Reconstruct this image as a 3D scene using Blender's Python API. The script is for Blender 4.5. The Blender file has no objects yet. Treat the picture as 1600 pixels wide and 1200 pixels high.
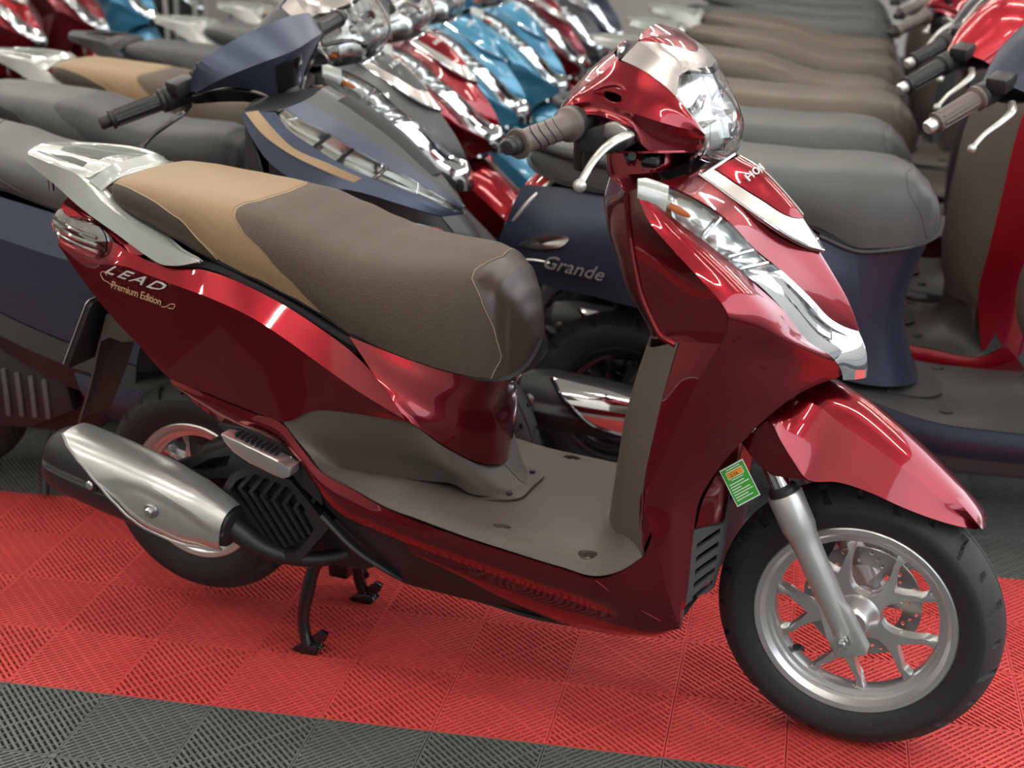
import bpy, bmesh, math, random
from mathutils import Vector, Matrix
from mathutils.geometry import delaunay_2d_cdt

random.seed(7)
SC = bpy.context.scene
COL = SC.collection
V = Vector
PI = math.pi

# ------------------------------------------------------------------ camera
cam_d = bpy.data.cameras.new('camera')
cam = bpy.data.objects.new('camera', cam_d)
COL.objects.link(cam)
cam_d.sensor_width = 36.0
cam_d.lens = 50.87
cam_d.clip_start = 0.05
cam_d.clip_end = 100
cam.matrix_world = (Matrix.Translation((1.588, -2.182, 1.373)) @ Matrix.Rotation(math.radians(23.157), 4, 'Z')
                    @ Matrix.Rotation(math.radians(70.866), 4, 'X') @ Matrix.Rotation(math.radians(-0.163), 4, 'Z'))
cam_d.dof.use_dof = True
cam_d.dof.focus_distance = 2.35
cam_d.dof.aperture_fstop = 4.0
SC.camera = cam

# ------------------------------------------------------------------ world (daylight through the open shop front)
wd = bpy.data.worlds.new('daylight')
SC.world = wd
wd.use_nodes = True
wd.node_tree.nodes['Background'].inputs[0].default_value = (0.86, 0.93, 1.0, 1)
wd.node_tree.nodes['Background'].inputs[1].default_value = 3.2

SC.view_settings.view_transform = 'Standard'
SC.view_settings.look = 'None'
SC.view_settings.gamma = 1
SC.view_settings.use_curve_mapping = False
SC.view_settings.exposure = 0.0
TUBE_POWER = 95.0

# ------------------------------------------------------------------ materials
MATS = {}
def principled(name, col, rough=0.5, metal=0.0, coat=0.0, spec=0.5, **kw):
    m = bpy.data.materials.new(name)
    m.use_nodes = True
    b = m.node_tree.nodes['Principled BSDF']
    b.inputs['Base Color'].default_value = (*col, 1)
    b.inputs['Roughness'].default_value = rough
    b.inputs['Metallic'].default_value = metal
    b.inputs['Coat Weight'].default_value = coat
    b.inputs['Coat Roughness'].default_value = kw.get('coat_rough', 0.03)
    b.inputs['Specular IOR Level'].default_value = spec
    if 'trans' in kw:
        b.inputs['Transmission Weight'].default_value = kw['trans']
        b.inputs['IOR'].default_value = kw.get('ior', 1.45)
    if 'emit' in kw:
        b.inputs['Emission Color'].default_value = (*kw['emit'], 1)
        b.inputs['Emission Strength'].default_value = kw.get('estr', 1)
    MATS[name] = m
    return m

def add_bump(m, scale, strength, dist=0.001, kind='noise', detail=4, mottle=0.0):
    nt = m.node_tree
    b = nt.nodes['Principled BSDF']
    tc = nt.nodes.new('ShaderNodeTexCoord')
    if kind == 'noise':
        t = nt.nodes.new('ShaderNodeTexNoise')
        t.inputs['Detail'].default_value = detail
        out = t.outputs['Fac']
    else:
        t = nt.nodes.new('ShaderNodeTexVoronoi')
        out = t.outputs['Distance']
    t.inputs['Scale'].default_value = scale
    nt.links.new(tc.outputs['Object'], t.inputs['Vector'])
    bp = nt.nodes.new('ShaderNodeBump')
    bp.inputs['Strength'].default_value = strength
    bp.inputs['Distance'].default_value = dist
    nt.links.new(out, bp.inputs['Height'])
    nt.links.new(bp.outputs['Normal'], b.inputs['Normal'])
    if mottle:
        n2 = nt.nodes.new('ShaderNodeTexNoise')
        n2.inputs['Scale'].default_value = 9.0
        n2.inputs['Detail'].default_value = 5
        nt.links.new(tc.outputs['Object'], n2.inputs['Vector'])
        mx = nt.nodes.new('ShaderNodeMix')
        mx.data_type = 'RGBA'
        c = b.inputs['Base Color'].default_value
        mx.inputs['A'].default_value = (c[0]*(1-mottle), c[1]*(1-mottle), c[2]*(1-mottle), 1)
        mx.inputs['B'].default_value = (min(1, c[0]*(1+mottle)), min(1, c[1]*(1+mottle)), min(1, c[2]*(1+mottle)), 1)
        nt.links.new(n2.outputs['Fac'], mx.inputs['Factor'])
        nt.links.new(mx.outputs['Result'], b.inputs['Base Color'])

def paint(name, col, rough=0.28, metal=0.55):
    # metallic lacquer: fine flakes under a clear coat
    m = principled(name, col, rough, metal, 1.0)
    add_bump(m, 900, 0.04, 0.0004, detail=1)
    nt = m.node_tree
    return m

paint('candy_red', (0.230, 0.004, 0.012), 0.26, 0.86)
paint('bright_red', (0.42, 0.006, 0.018), 0.28, 0.5)
principled('navy', (0.024, 0.032, 0.056), 0.40, 0.35, 0.12, coat_rough=0.25)
principled('navy_matte', (0.052, 0.066, 0.105), 0.36, 0.45, 0.0)
principled('grey_matte', (0.062, 0.064, 0.066), 0.42, 0.3, 0.15)
paint('sky_blue', (0.055, 0.245, 0.40), 0.30, 0.45)
paint('black_paint', (0.012, 0.013, 0.015), 0.3, 0.2)
paint('maroon', (0.19, 0.005, 0.014), 0.28, 0.8)
principled('silver', (0.62, 0.63, 0.60), 0.30, 0.75, 0.4)
principled('silver_white', (0.44, 0.46, 0.43), 0.26, 0.3, 0.8)
principled('alloy', (0.72, 0.72, 0.71), 0.32, 0.9)
principled('fork_silver', (0.58, 0.575, 0.56), 0.36, 0.7, 0.2)
principled('warm_silver', (0.60, 0.55, 0.52), 0.24, 0.7, 0.8)
principled('chrome', (0.86, 0.87, 0.87), 0.05, 1.0)
principled('steel', (0.42, 0.41, 0.40), 0.3, 1.0)
m = principled('black_plastic', (0.016, 0.016, 0.017), 0.48); add_bump(m, 600, 0.12)
m = principled('grey_plastic', (0.085, 0.087, 0.094), 0.5); add_bump(m, 600, 0.1)
principled('black_gloss', (0.008, 0.008, 0.009), 0.12, 0, 0.5)
m = principled('rubber', (0.017, 0.017, 0.0175), 0.62); add_bump(m, 300, 0.15)
m = principled('brown_plastic', (0.088, 0.069, 0.058), 0.50); add_bump(m, 700, 0.18)
m = principled('floor_brown', (0.098, 0.078, 0.064), 0.52); add_bump(m, 260, 0.5, 0.0012, 'voronoi')
m = principled('grey_floor', (0.040, 0.039, 0.037), 0.5); add_bump(m, 260, 0.3, 0.001, 'voronoi')
m = principled('seat_brown', (0.078, 0.054, 0.036), 0.60); add_bump(m, 420, 0.55, 0.0012, 'voronoi')
m = principled('seat_brown_smooth', (0.070, 0.050, 0.038), 0.33); add_bump(m, 420, 0.12, 0.0008, 'voronoi')
m = principled('seat_tan', (0.285, 0.185, 0.098), 0.52); add_bump(m, 500, 0.2, 0.0008, 'voronoi')
m = principled('seat_side', (0.060, 0.044, 0.032), 0.5); add_bump(m, 500, 0.2, 0.0008, 'voronoi')
m = principled('seat_grey', (0.075, 0.077, 0.074), 0.45); add_bump(m, 420, 0.35, 0.001, 'voronoi')
m = principled('seat_black', (0.030, 0.031, 0.032), 0.47); add_bump(m, 420, 0.35, 0.001, 'voronoi')
m = principled('seat_taupe', (0.100, 0.076, 0.054), 0.42); add_bump(m, 420, 0.35, 0.001, 'voronoi')
principled('thread', (0.42, 0.33, 0.23), 0.7)
principled('thread_dark', (0.17, 0.115, 0.065), 0.7)
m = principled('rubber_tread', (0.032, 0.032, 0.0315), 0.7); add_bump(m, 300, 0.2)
m = principled('grip_brown', (0.120, 0.092, 0.080), 0.45); add_bump(m, 500, 0.2)
m = principled('grip_black', (0.018, 0.018, 0.018), 0.45)
principled('lens_clear', (0.95, 0.97, 0.97), 0.02, 0, 0, 0.5, trans=1.0, ior=1.25)
principled('lens_red', (0.6, 0.01, 0.01), 0.06, 0, 1.0)
principled('amber', (0.75, 0.16, 0.015), 0.2, 0, 0.5)
principled('reflector', (0.66, 0.66, 0.63), 0.20, 1.0)
principled('street_wall', (0.36, 0.34, 0.31), 0.8)
principled('reflector_white', (0.80, 0.80, 0.78), 0.30, 0.25)
principled('badge_silver', (0.80, 0.80, 0.78), 0.25, 0.3, 0.5)
principled('asphalt', (0.12, 0.12, 0.12), 0.8)
principled('white_print', (0.85, 0.85, 0.83), 0.4)
principled('gold_print', (0.62, 0.45, 0.27), 0.35, 0.3)
principled('tan_decal', (0.52, 0.37, 0.22), 0.4)
principled('label_green', (0.05, 0.34, 0.04), 0.3, 0, 0.6)
principled('label_orange', (0.75, 0.30, 0.03), 0.4)
principled('label_white', (0.80, 0.82, 0.78), 0.4)
principled('black_print', (0.02, 0.02, 0.02), 0.5)
m = principled('mat_red', (0.66, 0.078, 0.072), 0.48); add_bump(m, 120, 0.25, 0.001, mottle=0.18)
m = principled('mat_black', (0.120, 0.125, 0.118), 0.50); add_bump(m, 120, 0.25, 0.001, mottle=0.22)
m = principled('subfloor', (0.012, 0.011, 0.011), 0.85); add_bump(m, 40, 0.2)
m = principled('ceiling_white', (0.62, 0.62, 0.60), 0.8); add_bump(m, 30, 0.05)
m = principled('wall_paint', (0.50, 0.49, 0.47), 0.7); add_bump(m, 30, 0.05)
principled('tube_glow', (1, 1, 1), 0.5, emit=(1.0, 0.95, 0.86), estr=TUBE_POWER)
principled('fixture_white', (0.7, 0.7, 0.7), 0.4)
principled('frame_grey', (0.45, 0.46, 0.44), 0.35, 0.6)

# ------------------------------------------------------------------ mesh helpers
def cat(pts, n, uniform=True):
    """smooth curve through pts, n segments; uniform keeps the stations in step, else by length"""
    P = [V(p) for p in pts]
    k = len(P)
    if k == 2:
        return [P[0].lerp(P[1], i/n) for i in range(n+1)]
    def tan(i):
        if i == 0: return P[1]-P[0]
        if i == k-1: return P[-1]-P[-2]
        a = (P[i]-P[i-1]).length + 1e-9; b = (P[i+1]-P[i]).length + 1e-9
        return ((P[i]-P[i-1])/a*b + (P[i+1]-P[i])/b*a)/(a+b)
    def tl(i):
        return tan(i)
    L = [0]
    for i in range(k-1): L.append(L[-1] + max(1e-6, (P[i+1]-P[i]).length))
    out = []
    for j in range(n+1):
        if uniform:
            t = j/n*(k-1); i = min(int(t), k-2); f = t-i
        else:
            d = j/n*L[-1]; i = 0
            while i < k-2 and d > L[i+1]: i += 1
            f = (d-L[i])/(L[i+1]-L[i])
        seg = (P[i+1]-P[i]).length
        def dirv(q):
            if q == 0 or q == k-1:
                return tan(q).normalized()*seg if tan(q).length > 1e-9 else tan(q)
            return tan(q)*seg
        m0 = dirv(i); m1 = dirv(i+1)
        f2 = f*f; f3 = f2*f
        out.append(P[i]*(2*f3-3*f2+1) + m0*(f3-2*f2+f) + P[i+1]*(-2*f3+3*f2) + m1*(f3-f2))
    return out

def loft(curves, nu, nv, uniform=True):
    rows = [cat(c, nu, uniform) for c in curves]
    cols = [cat([r[i] for r in rows], nv) if len(rows) > 1 else [rows[0][i]] for i in range(nu+1)]
    return cols          # cols[i][j]

def mirror(curves):
    """right-hand curves (y<0), the last one on the centre line -> the full width"""
    return curves + [[(p[0], -p[1], p[2]) for p in c] for c in reversed(curves[:-1])]

def my(c): return [(p[0], -p[1], p[2]) for p in c]

def finish(bm, name, angle=38, doubles=1e-5):
    bmesh.ops.remove_doubles(bm, verts=bm.verts, dist=doubles)
    bad = [f for f in bm.faces if f.calc_area() < 1e-12]
    if bad: bmesh.ops.delete(bm, geom=bad, context='FACES_ONLY')
    bmesh.ops.recalc_face_normals(bm, faces=bm.faces)
    me = bpy.data.meshes.new(name)
    bm.to_mesh(me); bm.free()
    me.shade_smooth()
    me.set_sharp_from_angle(angle=math.radians(angle))
    me.materials.append(None)
    return me

def add_sheet(bm, g, th=0.004, toward=None):
    """a grid of points made into a shell of thickness th (inward of the outer surface)"""
    nu, nv = len(g), len(g[0])
    nrm = [[None]*nv for _ in range(nu)]
    for i in range(nu):
        for j in range(nv):
            du = g[min(i+1, nu-1)][j]-g[max(i-1, 0)][j]
            dv = g[i][min(j+1, nv-1)]-g[i][max(j-1, 0)]
            n = du.cross(dv)
            nrm[i][j] = n.normalized() if n.length > 1e-10 else None
    # fill degenerate normals, orient away from 'toward'
    acc = V((0, 0, 0)); cen = V((0, 0, 0))
    for i in range(nu):
        for j in range(nv):
            cen += g[i][j]
            if nrm[i][j] is None:
                for (a, b) in ((i, j-1), (i, j+1), (i-1, j), (i+1, j), (i-1, j-1), (i+1, j+1)):
                    if 0 <= a < nu and 0 <= b < nv and nrm[a][b] is not None:
                        nrm[i][j] = nrm[a][b]; break
                else:
                    nrm[i][j] = V((0, 0, 1))
    cen /= nu*nv
    if toward is None: toward = V((0.5, 0, 0.5))
    s = 0
    for i in range(nu):
        for j in range(nv):
            s += nrm[i][j].dot(g[i][j]-V(toward))
    sg = -1 if s > 0 else 1
    A = [[bm.verts.new(p) for p in c] for c in g]
    B = [[bm.verts.new(g[i][j]+nrm[i][j]*sg*th) for j in range(nv)] for i in range(nu)]
    def q(*vs):
        u = []
        for v in vs:
            if v not in u: u.append(v)
        try: bm.faces.new(u)
        except ValueError: pass
    for i in range(nu-1):
        for j in range(nv-1):
            q(A[i][j], A[i+1][j], A[i+1][j+1], A[i][j+1])
            q(B[i][j], B[i][j+1], B[i+1][j+1], B[i+1][j])
    for i in range(nu-1):
        q(A[i][0], B[i][0], B[i+1][0], A[i+1][0])
        q(A[i][nv-1], A[i+1][nv-1], B[i+1][nv-1], B[i][nv-1])
    for j in range(nv-1):
        q(A[0][j], A[0][j+1], B[0][j+1], B[0][j])
        q(A[nu-1][j], B[nu-1][j], B[nu-1][j+1], A[nu-1][j+1])

def sheet(name, curves, nu=24, nv=12, th=0.004, toward=None, uniform=True, angle=38):
    bm = bmesh.new()
    groups = curves if isinstance(curves[0][0], (list,)) and isinstance(curves[0][0][0], (list, tuple, Vector)) else [curves]
    for gcurves in groups:
        add_sheet(bm, loft(gcurves, nu, nv, uniform), th, toward)
    return finish(bm, name, angle)

def sheet_grid(name, g, th=0.004, toward=None, angle=38):
    bm = bmesh.new()
    add_sheet(bm, g, th, toward)
    return finish(bm, name, angle)

def add_revolve(bm, prof, axis='y', seg=48, closed=False, arc=None):
    """prof: list of (r, h) around the axis"""
    rings = []
    n = seg if arc is None else seg+1
    for k in range(n):
        a = 2*PI*k/seg if arc is None else arc[0]+(arc[1]-arc[0])*k/seg
        c, s = math.cos(a), math.sin(a)
        ring = []
        for r, h in prof:
            if axis == 'y': ring.append(bm.verts.new((r*c, h, r*s)))
            elif axis == 'x': ring.append(bm.verts.new((h, r*c, r*s)))
            else: ring.append(bm.verts.new((r*c, r*s, h)))
        rings.append(ring)
    m = len(prof)
    for k in range(seg):
        a, b = rings[k], rings[(k+1) % n]
        for j in range(m if closed else m-1):
            try: bm.faces.new((a[j], a[(j+1) % m], b[(j+1) % m], b[j]))
            except ValueError: pass
    return rings

def xform(bm, verts, mat):
    for v in verts: v.co = mat @ v.co

def frame_from(d, up=V((0, 0, 1))):
    z = V(d).normalized()
    if abs(z.dot(up)) > 0.98: up = V((0, 1, 0))
    x = up.cross(z).normalized()
    y = z.cross(x)
    return x, y, z

def add_tube(bm, pts, r, seg=12, cap=True, n=None, flat=1.0):
    """tube along pts; r a number or one radius per point"""
    P = [V(p) for p in pts]
    R = r if isinstance(r, (list, tuple)) else [r]*len(P)
    if n:
        rr = cat([(x, 0, 0) for x in R], n)
        P = cat(P, n); R = [v.x for v in rr]
    rings = []
    px = None
    for i, p in enumerate(P):
        d = (P[min(i+1, len(P)-1)]-P[max(i-1, 0)])
        if px is None:
            x, y, z = frame_from(d)
        else:
            z = d.normalized(); x = (px-z*px.dot(z)).normalized(); y = z.cross(x)
        px = x
        rings.append([bm.verts.new(p+(x*math.cos(2*PI*k/seg)+y*math.sin(2*PI*k/seg)*flat)*R[i]) for k in range(seg)])
    for a, b in zip(rings, rings[1:]):
        for k in range(seg):
            bm.faces.new((a[k], a[(k+1) % seg], b[(k+1) % seg], b[k]))
    if cap:
        bm.faces.new(list(reversed(rings[0]))); bm.faces.new(rings[-1])

def warped(me, fn, name=None):
    c = me.copy()
    for v in c.vertices: v.co = fn(v.co)
    c.update()
    if name: c.name = name
    return c

def tube(name, pts, r, seg=12, n=None, flat=1.0, angle=38):
    bm = bmesh.new(); add_tube(bm, pts, r, seg, True, n, flat)
    return finish(bm, name, angle)

def lathe(name, p0, p1, prof, seg=20, angle=38):
    """prof: (t, r) along p0->p1"""
    p0, p1 = V(p0), V(p1)
    pts = [p0.lerp(p1, t) for t, r in prof]
    bm = bmesh.new()
    x, y, z = frame_from(p1-p0)
    rings = [[bm.verts.new(p+(x*math.cos(2*PI*k/seg)+y*math.sin(2*PI*k/seg))*max(r, 1e-5)) for k in range(seg)] for p, (t, r) in zip(pts, prof)]
    for a, b in zip(rings, rings[1:]):
        for k in range(seg):
            bm.faces.new((a[k], a[(k+1) % seg], b[(k+1) % seg], b[k]))
    bm.faces.new(list(reversed(rings[0]))); bm.faces.new(rings[-1])
    return finish(bm, name, angle, 1e-6)

def add_prism(bm, poly, a, b, holes=(), bevel=0.0):
    """poly: 2-D outline; a, b: functions (u, v) -> 3-D for the two faces"""
    vs = [V((p[0], p[1])) for p in poly]
    loops = [list(range(len(vs)))]
    for h in holes:
        s = len(vs); vs += [V((p[0], p[1])) for p in h]
        loops.append(list(range(s, s+len(h))))
    if holes:
        faces_in = loops
        r = delaunay_2d_cdt(vs, [], faces_in, 3, 1e-7)
        pv, pf = r[0], r[2]
        # keep only triangles inside outline and outside holes
        def inside(pt, lp):
            c = False
            for i in range(len(lp)):
                x1, y1 = lp[i][0], lp[i][1]; x2, y2 = lp[i-1][0], lp[i-1][1]
                if (y1 > pt[1]) != (y2 > pt[1]) and pt[0] < (x2-x1)*(pt[1]-y1)/(y2-y1)+x1: c = not c
            return c
        tri = delaunay_2d_cdt(vs, [], faces_in, 0, 1e-7)
        pv = tri[0]
        pf = []
        for f in tri[2]:
            cx = sum(pv[i].x for i in f)/len(f); cy = sum(pv[i].y for i in f)/len(f)
            if inside((cx, cy), poly) and not any(inside((cx, cy), h) for h in holes): pf.append(f)
        A = [bm.verts.new(a(p.x, p.y)) for p in pv]; B = [bm.verts.new(b(p.x, p.y)) for p in pv]
        ec = {}
        for f in pf:
            bm.faces.new([A[i] for i in f]); bm.faces.new([B[i] for i in reversed(f)])
            for i in range(len(f)):
                e = (f[i], f[(i+1) % len(f)])
                ec[e] = ec.get(e, 0)+1
        for (i, j) in ec:
            if (j, i) not in ec:
                try: bm.faces.new((A[i], B[i], B[j], A[j]))
                except ValueError: pass
    else:
        A = [bm.verts.new(a(p.x, p.y)) for p in vs]; B = [bm.verts.new(b(p.x, p.y)) for p in vs]
        fa = bm.faces.new(A); fb = bm.faces.new(list(reversed(B)))
        n = len(vs); fs = [fa, fb]
        for i in range(n):
            fs.append(bm.faces.new((A[i], B[i], B[(i+1) % n], A[(i+1) % n])))
        if bevel:
            ed = list({e for f in fs for e in f.edges})
            bmesh.ops.bevel(bm, geom=ed, offset=bevel, segments=2, profile=0.5, affect='EDGES')

def side_plate(name, poly, y0, y1, holes=(), bevel=0.0, angle=38):
    """outline in (x, z), extruded from y0 to y1"""
    bm = bmesh.new()
    add_prism(bm, poly, lambda u, v: (u, y0, v), lambda u, v: (u, y1, v), holes, bevel)
    return finish(bm, name, angle)

def add_box(bm, lo, hi, bevel=0.0):
    x0, y0, z0 = lo; x1, y1, z1 = hi
    add_prism(bm, [(x0, y0), (x1, y0), (x1, y1), (x0, y1)], lambda u, v: (u, v, z0), lambda u, v: (u, v, z1), (), bevel)

def box(name, lo, hi, bevel=0.0):
    bm = bmesh.new(); add_box(bm, lo, hi, bevel)
    return finish(bm, name)

def blob(name, outline, bulge, th=0.003, normal=(0, -1, 0), n=40, rings=5, smooth=True, power=2.0, angle=45):
    """closed outline domed outwards along normal; also given a back"""
    P = [V(p) for p in outline]
    if smooth: P = cat(P+[P[0]], n, False)[:-1]
    nn = V(normal).normalized()
    c = sum(P, V((0, 0, 0)))/len(P)
    bm = bmesh.new()
    prev = [bm.verts.new(p) for p in P]
    back = [bm.verts.new(p-nn*th) for p in P]
    k = len(P)
    for i in range(k):
        bm.faces.new((prev[i], prev[(i+1) % k], back[(i+1) % k], back[i]))
    bm.faces.new(list(reversed(back)))
    for r in range(1, rings+1):
        f = r/rings
        d = bulge*(1-(1-f)**power)
        if r == rings:
            cv = bm.verts.new(c+nn*bulge)
            for i in range(k): bm.faces.new((prev[i], prev[(i+1) % k], cv))
        else:
            cur = [bm.verts.new(p.lerp(c, f)+nn*d) for p in P]
            for i in range(k): bm.faces.new((prev[i], prev[(i+1) % k], cur[(i+1) % k], cur[i]))
            prev = cur
    return finish(bm, name, angle)

def cut(me, cutters, name):
    """real openings: subtract the cutter meshes from me"""
    a = bpy.data.objects.new('cut_body', me); COL.objects.link(a)
    tools = []
    for c in cutters:
        b = bpy.data.objects.new('cut_tool', c); COL.objects.link(b); tools.append(b)
        md = a.modifiers.new('b', 'BOOLEAN'); md.operation = 'DIFFERENCE'; md.solver = 'EXACT'; md.use_self = True; md.object = b
    dg = bpy.context.evaluated_depsgraph_get(); dg.update()
    out = bpy.data.meshes.new_from_object(a.evaluated_get(dg))
    for b in tools: bpy.data.objects.remove(b)
    bpy.data.objects.remove(a)
    out.name = name
    out.materials.clear(); out.materials.append(None)
    out.polygons.foreach_set('material_index', [0]*len(out.polygons))
    out.shade_smooth(); out.set_sharp_from_angle(angle=math.radians(30))
    return out

def prism_along(o, axis, outline, d0, d1):
    """closed prism: outline points moved along axis from d0 to d1"""
    bm = bmesh.new(); ax = V(axis).normalized()
    A = [bm.verts.new(V(q)+ax*d0) for q in outline]; B = [bm.verts.new(V(q)+ax*d1) for q in outline]
    bm.faces.new(A); bm.faces.new(list(reversed(B)))
    for i in range(len(A)): bm.faces.new((A[i], B[i], B[(i+1) % len(A)], A[(i+1) % len(A)]))
    return finish(bm, 'prism', 30)

def text_mesh(name, body, size, mat4, extrude=0.0008, shear=0.0, spacing=1.0, widthx=1.0, project=None):
    cu = bpy.data.curves.new(name, 'FONT')
    cu.body = body; cu.size = size; cu.extrude = extrude; cu.shear = shear; cu.space_character = spacing
    cu.align_x = 'LEFT'; cu.align_y = 'BOTTOM_BASELINE'; cu.resolution_u = 2
    ob = bpy.data.objects.new(name, cu); COL.objects.link(ob)
    dg = bpy.context.evaluated_depsgraph_get()
    me = bpy.data.meshes.new_from_object(ob.evaluated_get(dg))
    bpy.data.objects.remove(ob); bpy.data.curves.remove(cu)
    me.name = name
    me.transform(Matrix.Diagonal((widthx, 1, 1, 1)))
    me.transform(mat4)
    me.materials.clear(); me.materials.append(None)
    return me

def basis(o, x, y):
    x = V(x).normalized(); y = V(y); y = (y-x*y.dot(x)).normalized(); z = x.cross(y)
    m = Matrix((x, y, z)).transposed().to_4x4()
    m.translation = V(o)
    return m

# ------------------------------------------------------------------ scene graph helpers
def tag(o, label=None, cat_=None, group=None, kind=None):
    if label: o['label'] = label
    if cat_: o['category'] = cat_
    if group: o['group'] = group
    if kind: o['kind'] = kind
    return o

def link(name, me, mat, parent=None):
    o = bpy.data.objects.new(name, me)
    COL.objects.link(o)
    if len(me.materials) == 0: me.materials.append(None)
    o.material_slots[0].link = 'OBJECT'
    o.material_slots[0].material = MATS[mat] if isinstance(mat, str) else mat
    if parent: o.parent = parent
    return o

class Template:
    """a kind of scooter: parts (name, mesh, material key, parent part or None, turns with the handlebar)"""
    def __init__(self, steer_point, rake=26.5):
        self.parts = []
        a = math.radians(rake)
        self.axis = V((-math.sin(a), 0, math.cos(a)))
        self.point = V(steer_point)
    def add(self, name, me, key, parent=None, steer=False, label=None):
        self.parts.append((name, me, key, parent, steer, label))
        return len(self.parts)-1
    def make(self, name, label, group, loc, heading, palette, steer=0.0, skip=(), lean=0.0):
        root = bpy.data.objects.new(name, None)
        COL.objects.link(root)
        root.empty_display_size = 0.2
        root.location = loc; root.rotation_euler = (math.radians(lean), 0, math.radians(heading))
        tag(root, label, 'scooter', group)
        S = Matrix.Translation(self.point) @ Matrix.Rotation(math.radians(steer), 4, self.axis) @ Matrix.Translation(-self.point)
        obs = []
        for (n, me, key, par, st, lab) in self.parts:
            if n in skip or (par is not None and obs[par] is None):
                obs.append(None); continue
            o = link(n, me, palette.get(n+'!', palette.get(key, key)), root if par is None else obs[par])
            if st and par is None and steer: o.matrix_basis = S
            if lab: o['label'] = lab
            obs.append(o)
        return root
# ------------------------------------------------------------------ wheels (built about their own axle, then moved)
def tyre_profile(R, W, rr):
    h = R-rr
    half = [(rr-.002, -.32*W), (rr+.06*h, -.395*W), (rr+.32*h, -.485*W), (rr+.55*h, -.5*W), (R-.0265, -.478*W), (R-.0175, -.405*W), (R-.0090, -.29*W), (R-.0025, -.15*W), (R, 0)]
    return [(a, b, 0) for a, b in half]+[(a, -b, 0) for a, b in reversed(half[:-1])]

def tyre_mesh(R, W, rr, seg=128, nv=44):
    P = cat(tyre_profile(R, W, rr), nv, False)
    bm = bmesh.new()
    add_revolve(bm, [(p.x-(.0075 if abs(p.y) < .465*W and p.x > R-.024 else 0), p.y) for p in P], 'y', seg)
    return finish(bm, 'tyre', 30, 1e-7)

def tread_mesh(R, W, rr, seg=720):
    """crown band with slanted grooves cut into it"""
    P = [p for p in cat(tyre_profile(R, W, rr), 150, False) if abs(p.y) < .484*W and p.x > R-.030]
    P = P[::2] if len(P) > 60 else P
    bm = bmesh.new()
    rings = []
    n = 24
    for k in range(seg):
        th = 2*PI*k/seg
        c, s = math.cos(th), math.sin(th)
        ring = []
        for p in P:
            r, y = p.x, p.y
            ay = abs(y)/W
            ph = th/(2*PI)*n+(0 if y < 0 else .5)+2.6*max(0, ay-.05)**1.6-1.2*ay
            m = math.floor(ph) % 2
            ph -= math.floor(ph)
            dist = min(ph, 1-ph) if False else abs(ph-.5)
            d = 0
            lim = (.12, .462) if m == 0 else (.26, .38)
            w = .10 if m == 0 else .07
            if lim[0] < ay < lim[1] and dist < w: d = .0075
            if ay < .018: d = .003
            ring.append(bm.verts.new(((r-d)*c, y, (r-d)*s)))
        rings.append(ring)
    for k in range(seg):
        a, b = rings[k], rings[(k+1) % seg]
        for j in range(len(P)-1): bm.faces.new((a[j], a[j+1], b[j+1], b[j]))
    return finish(bm, 'tread', 25, 1e-7)

def rim_mesh(rr, W, hub=.034):
    bm = bmesh.new()
    o = rr+.013
    hw = W
    prof = [(o, -hw), (o-.003, -hw-.0025), (o-.012, -hw-.001), (o-.017, -hw+.006), (o-.022, -hw+.012), (o-.024, -hw+.018), (o-.032, -hw+.020), (o-.034, -hw+.026),
            (o-.034, hw-.026), (o-.032, hw-.020), (o-.024, hw-.018), (o-.022, hw-.012), (o-.017, hw-.006), (o-.012, hw+.001), (o-.003, hw+.0025), (o, hw), (o-.004, hw-.004), (o-.024, hw-.010), (o-.027, 0), (o-.024, -hw+.010), (o-.004, -hw+.004)]
    add_revolve(bm, prof, 'y', 96, True)
    add_revolve(bm, [(.014, -hub-.014), (.022, -hub-.014), (.026, -hub-.010), (.028, -hub), (.036, -hub+.012), (.040, -.012), (.040, .012), (.036, hub-.012), (.028, hub+.010), (.014, hub+.010)], 'y', 40)
    return finish(bm, 'wheel_rim', 32)

def spoke_mesh(r0, r1, ang, spread=18.0):
    """one forked spoke: a stem that splits into two arms"""
    s = math.radians(spread)
    w = .0036
    ca, sa = r1*math.cos(s), r1*math.sin(s)
    st = .50*r1
    half = [(r0*.6, .030), (r0+.003, .0250), (r0+.010, .0135), (r0+.018, .0098), (st-.004, .0098), (st+.008, .0128)]
    for f in (.35, .6, .82): half.append((st+(ca-st)*f, .0085+(sa+w-.0085)*(f*.93+.045)))
    half += [(ca-.004, sa+w+.001), (ca+.007, sa+w+.007), (ca+.009, sa-w-.006), (ca-.004, sa-w-.001)]
    for f in (.78, .5, .24): half.append((st+.016+(ca-st-.016)*f, (sa-w)*f+.0025*(1-f)))
    half.append((st+.012, .0))
    poly = half+[(x, -y) for x, y in reversed(half[:-1])]
    bm = bmesh.new()
    c, sn = math.cos(ang), math.sin(ang)
    def f(y): return lambda u, v: (u*c-v*sn, y, u*sn+v*c)
    add_prism(bm, poly, f(-.014), f(.010), (), .0028)
    return finish(bm, 'spoke', 30)

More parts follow.
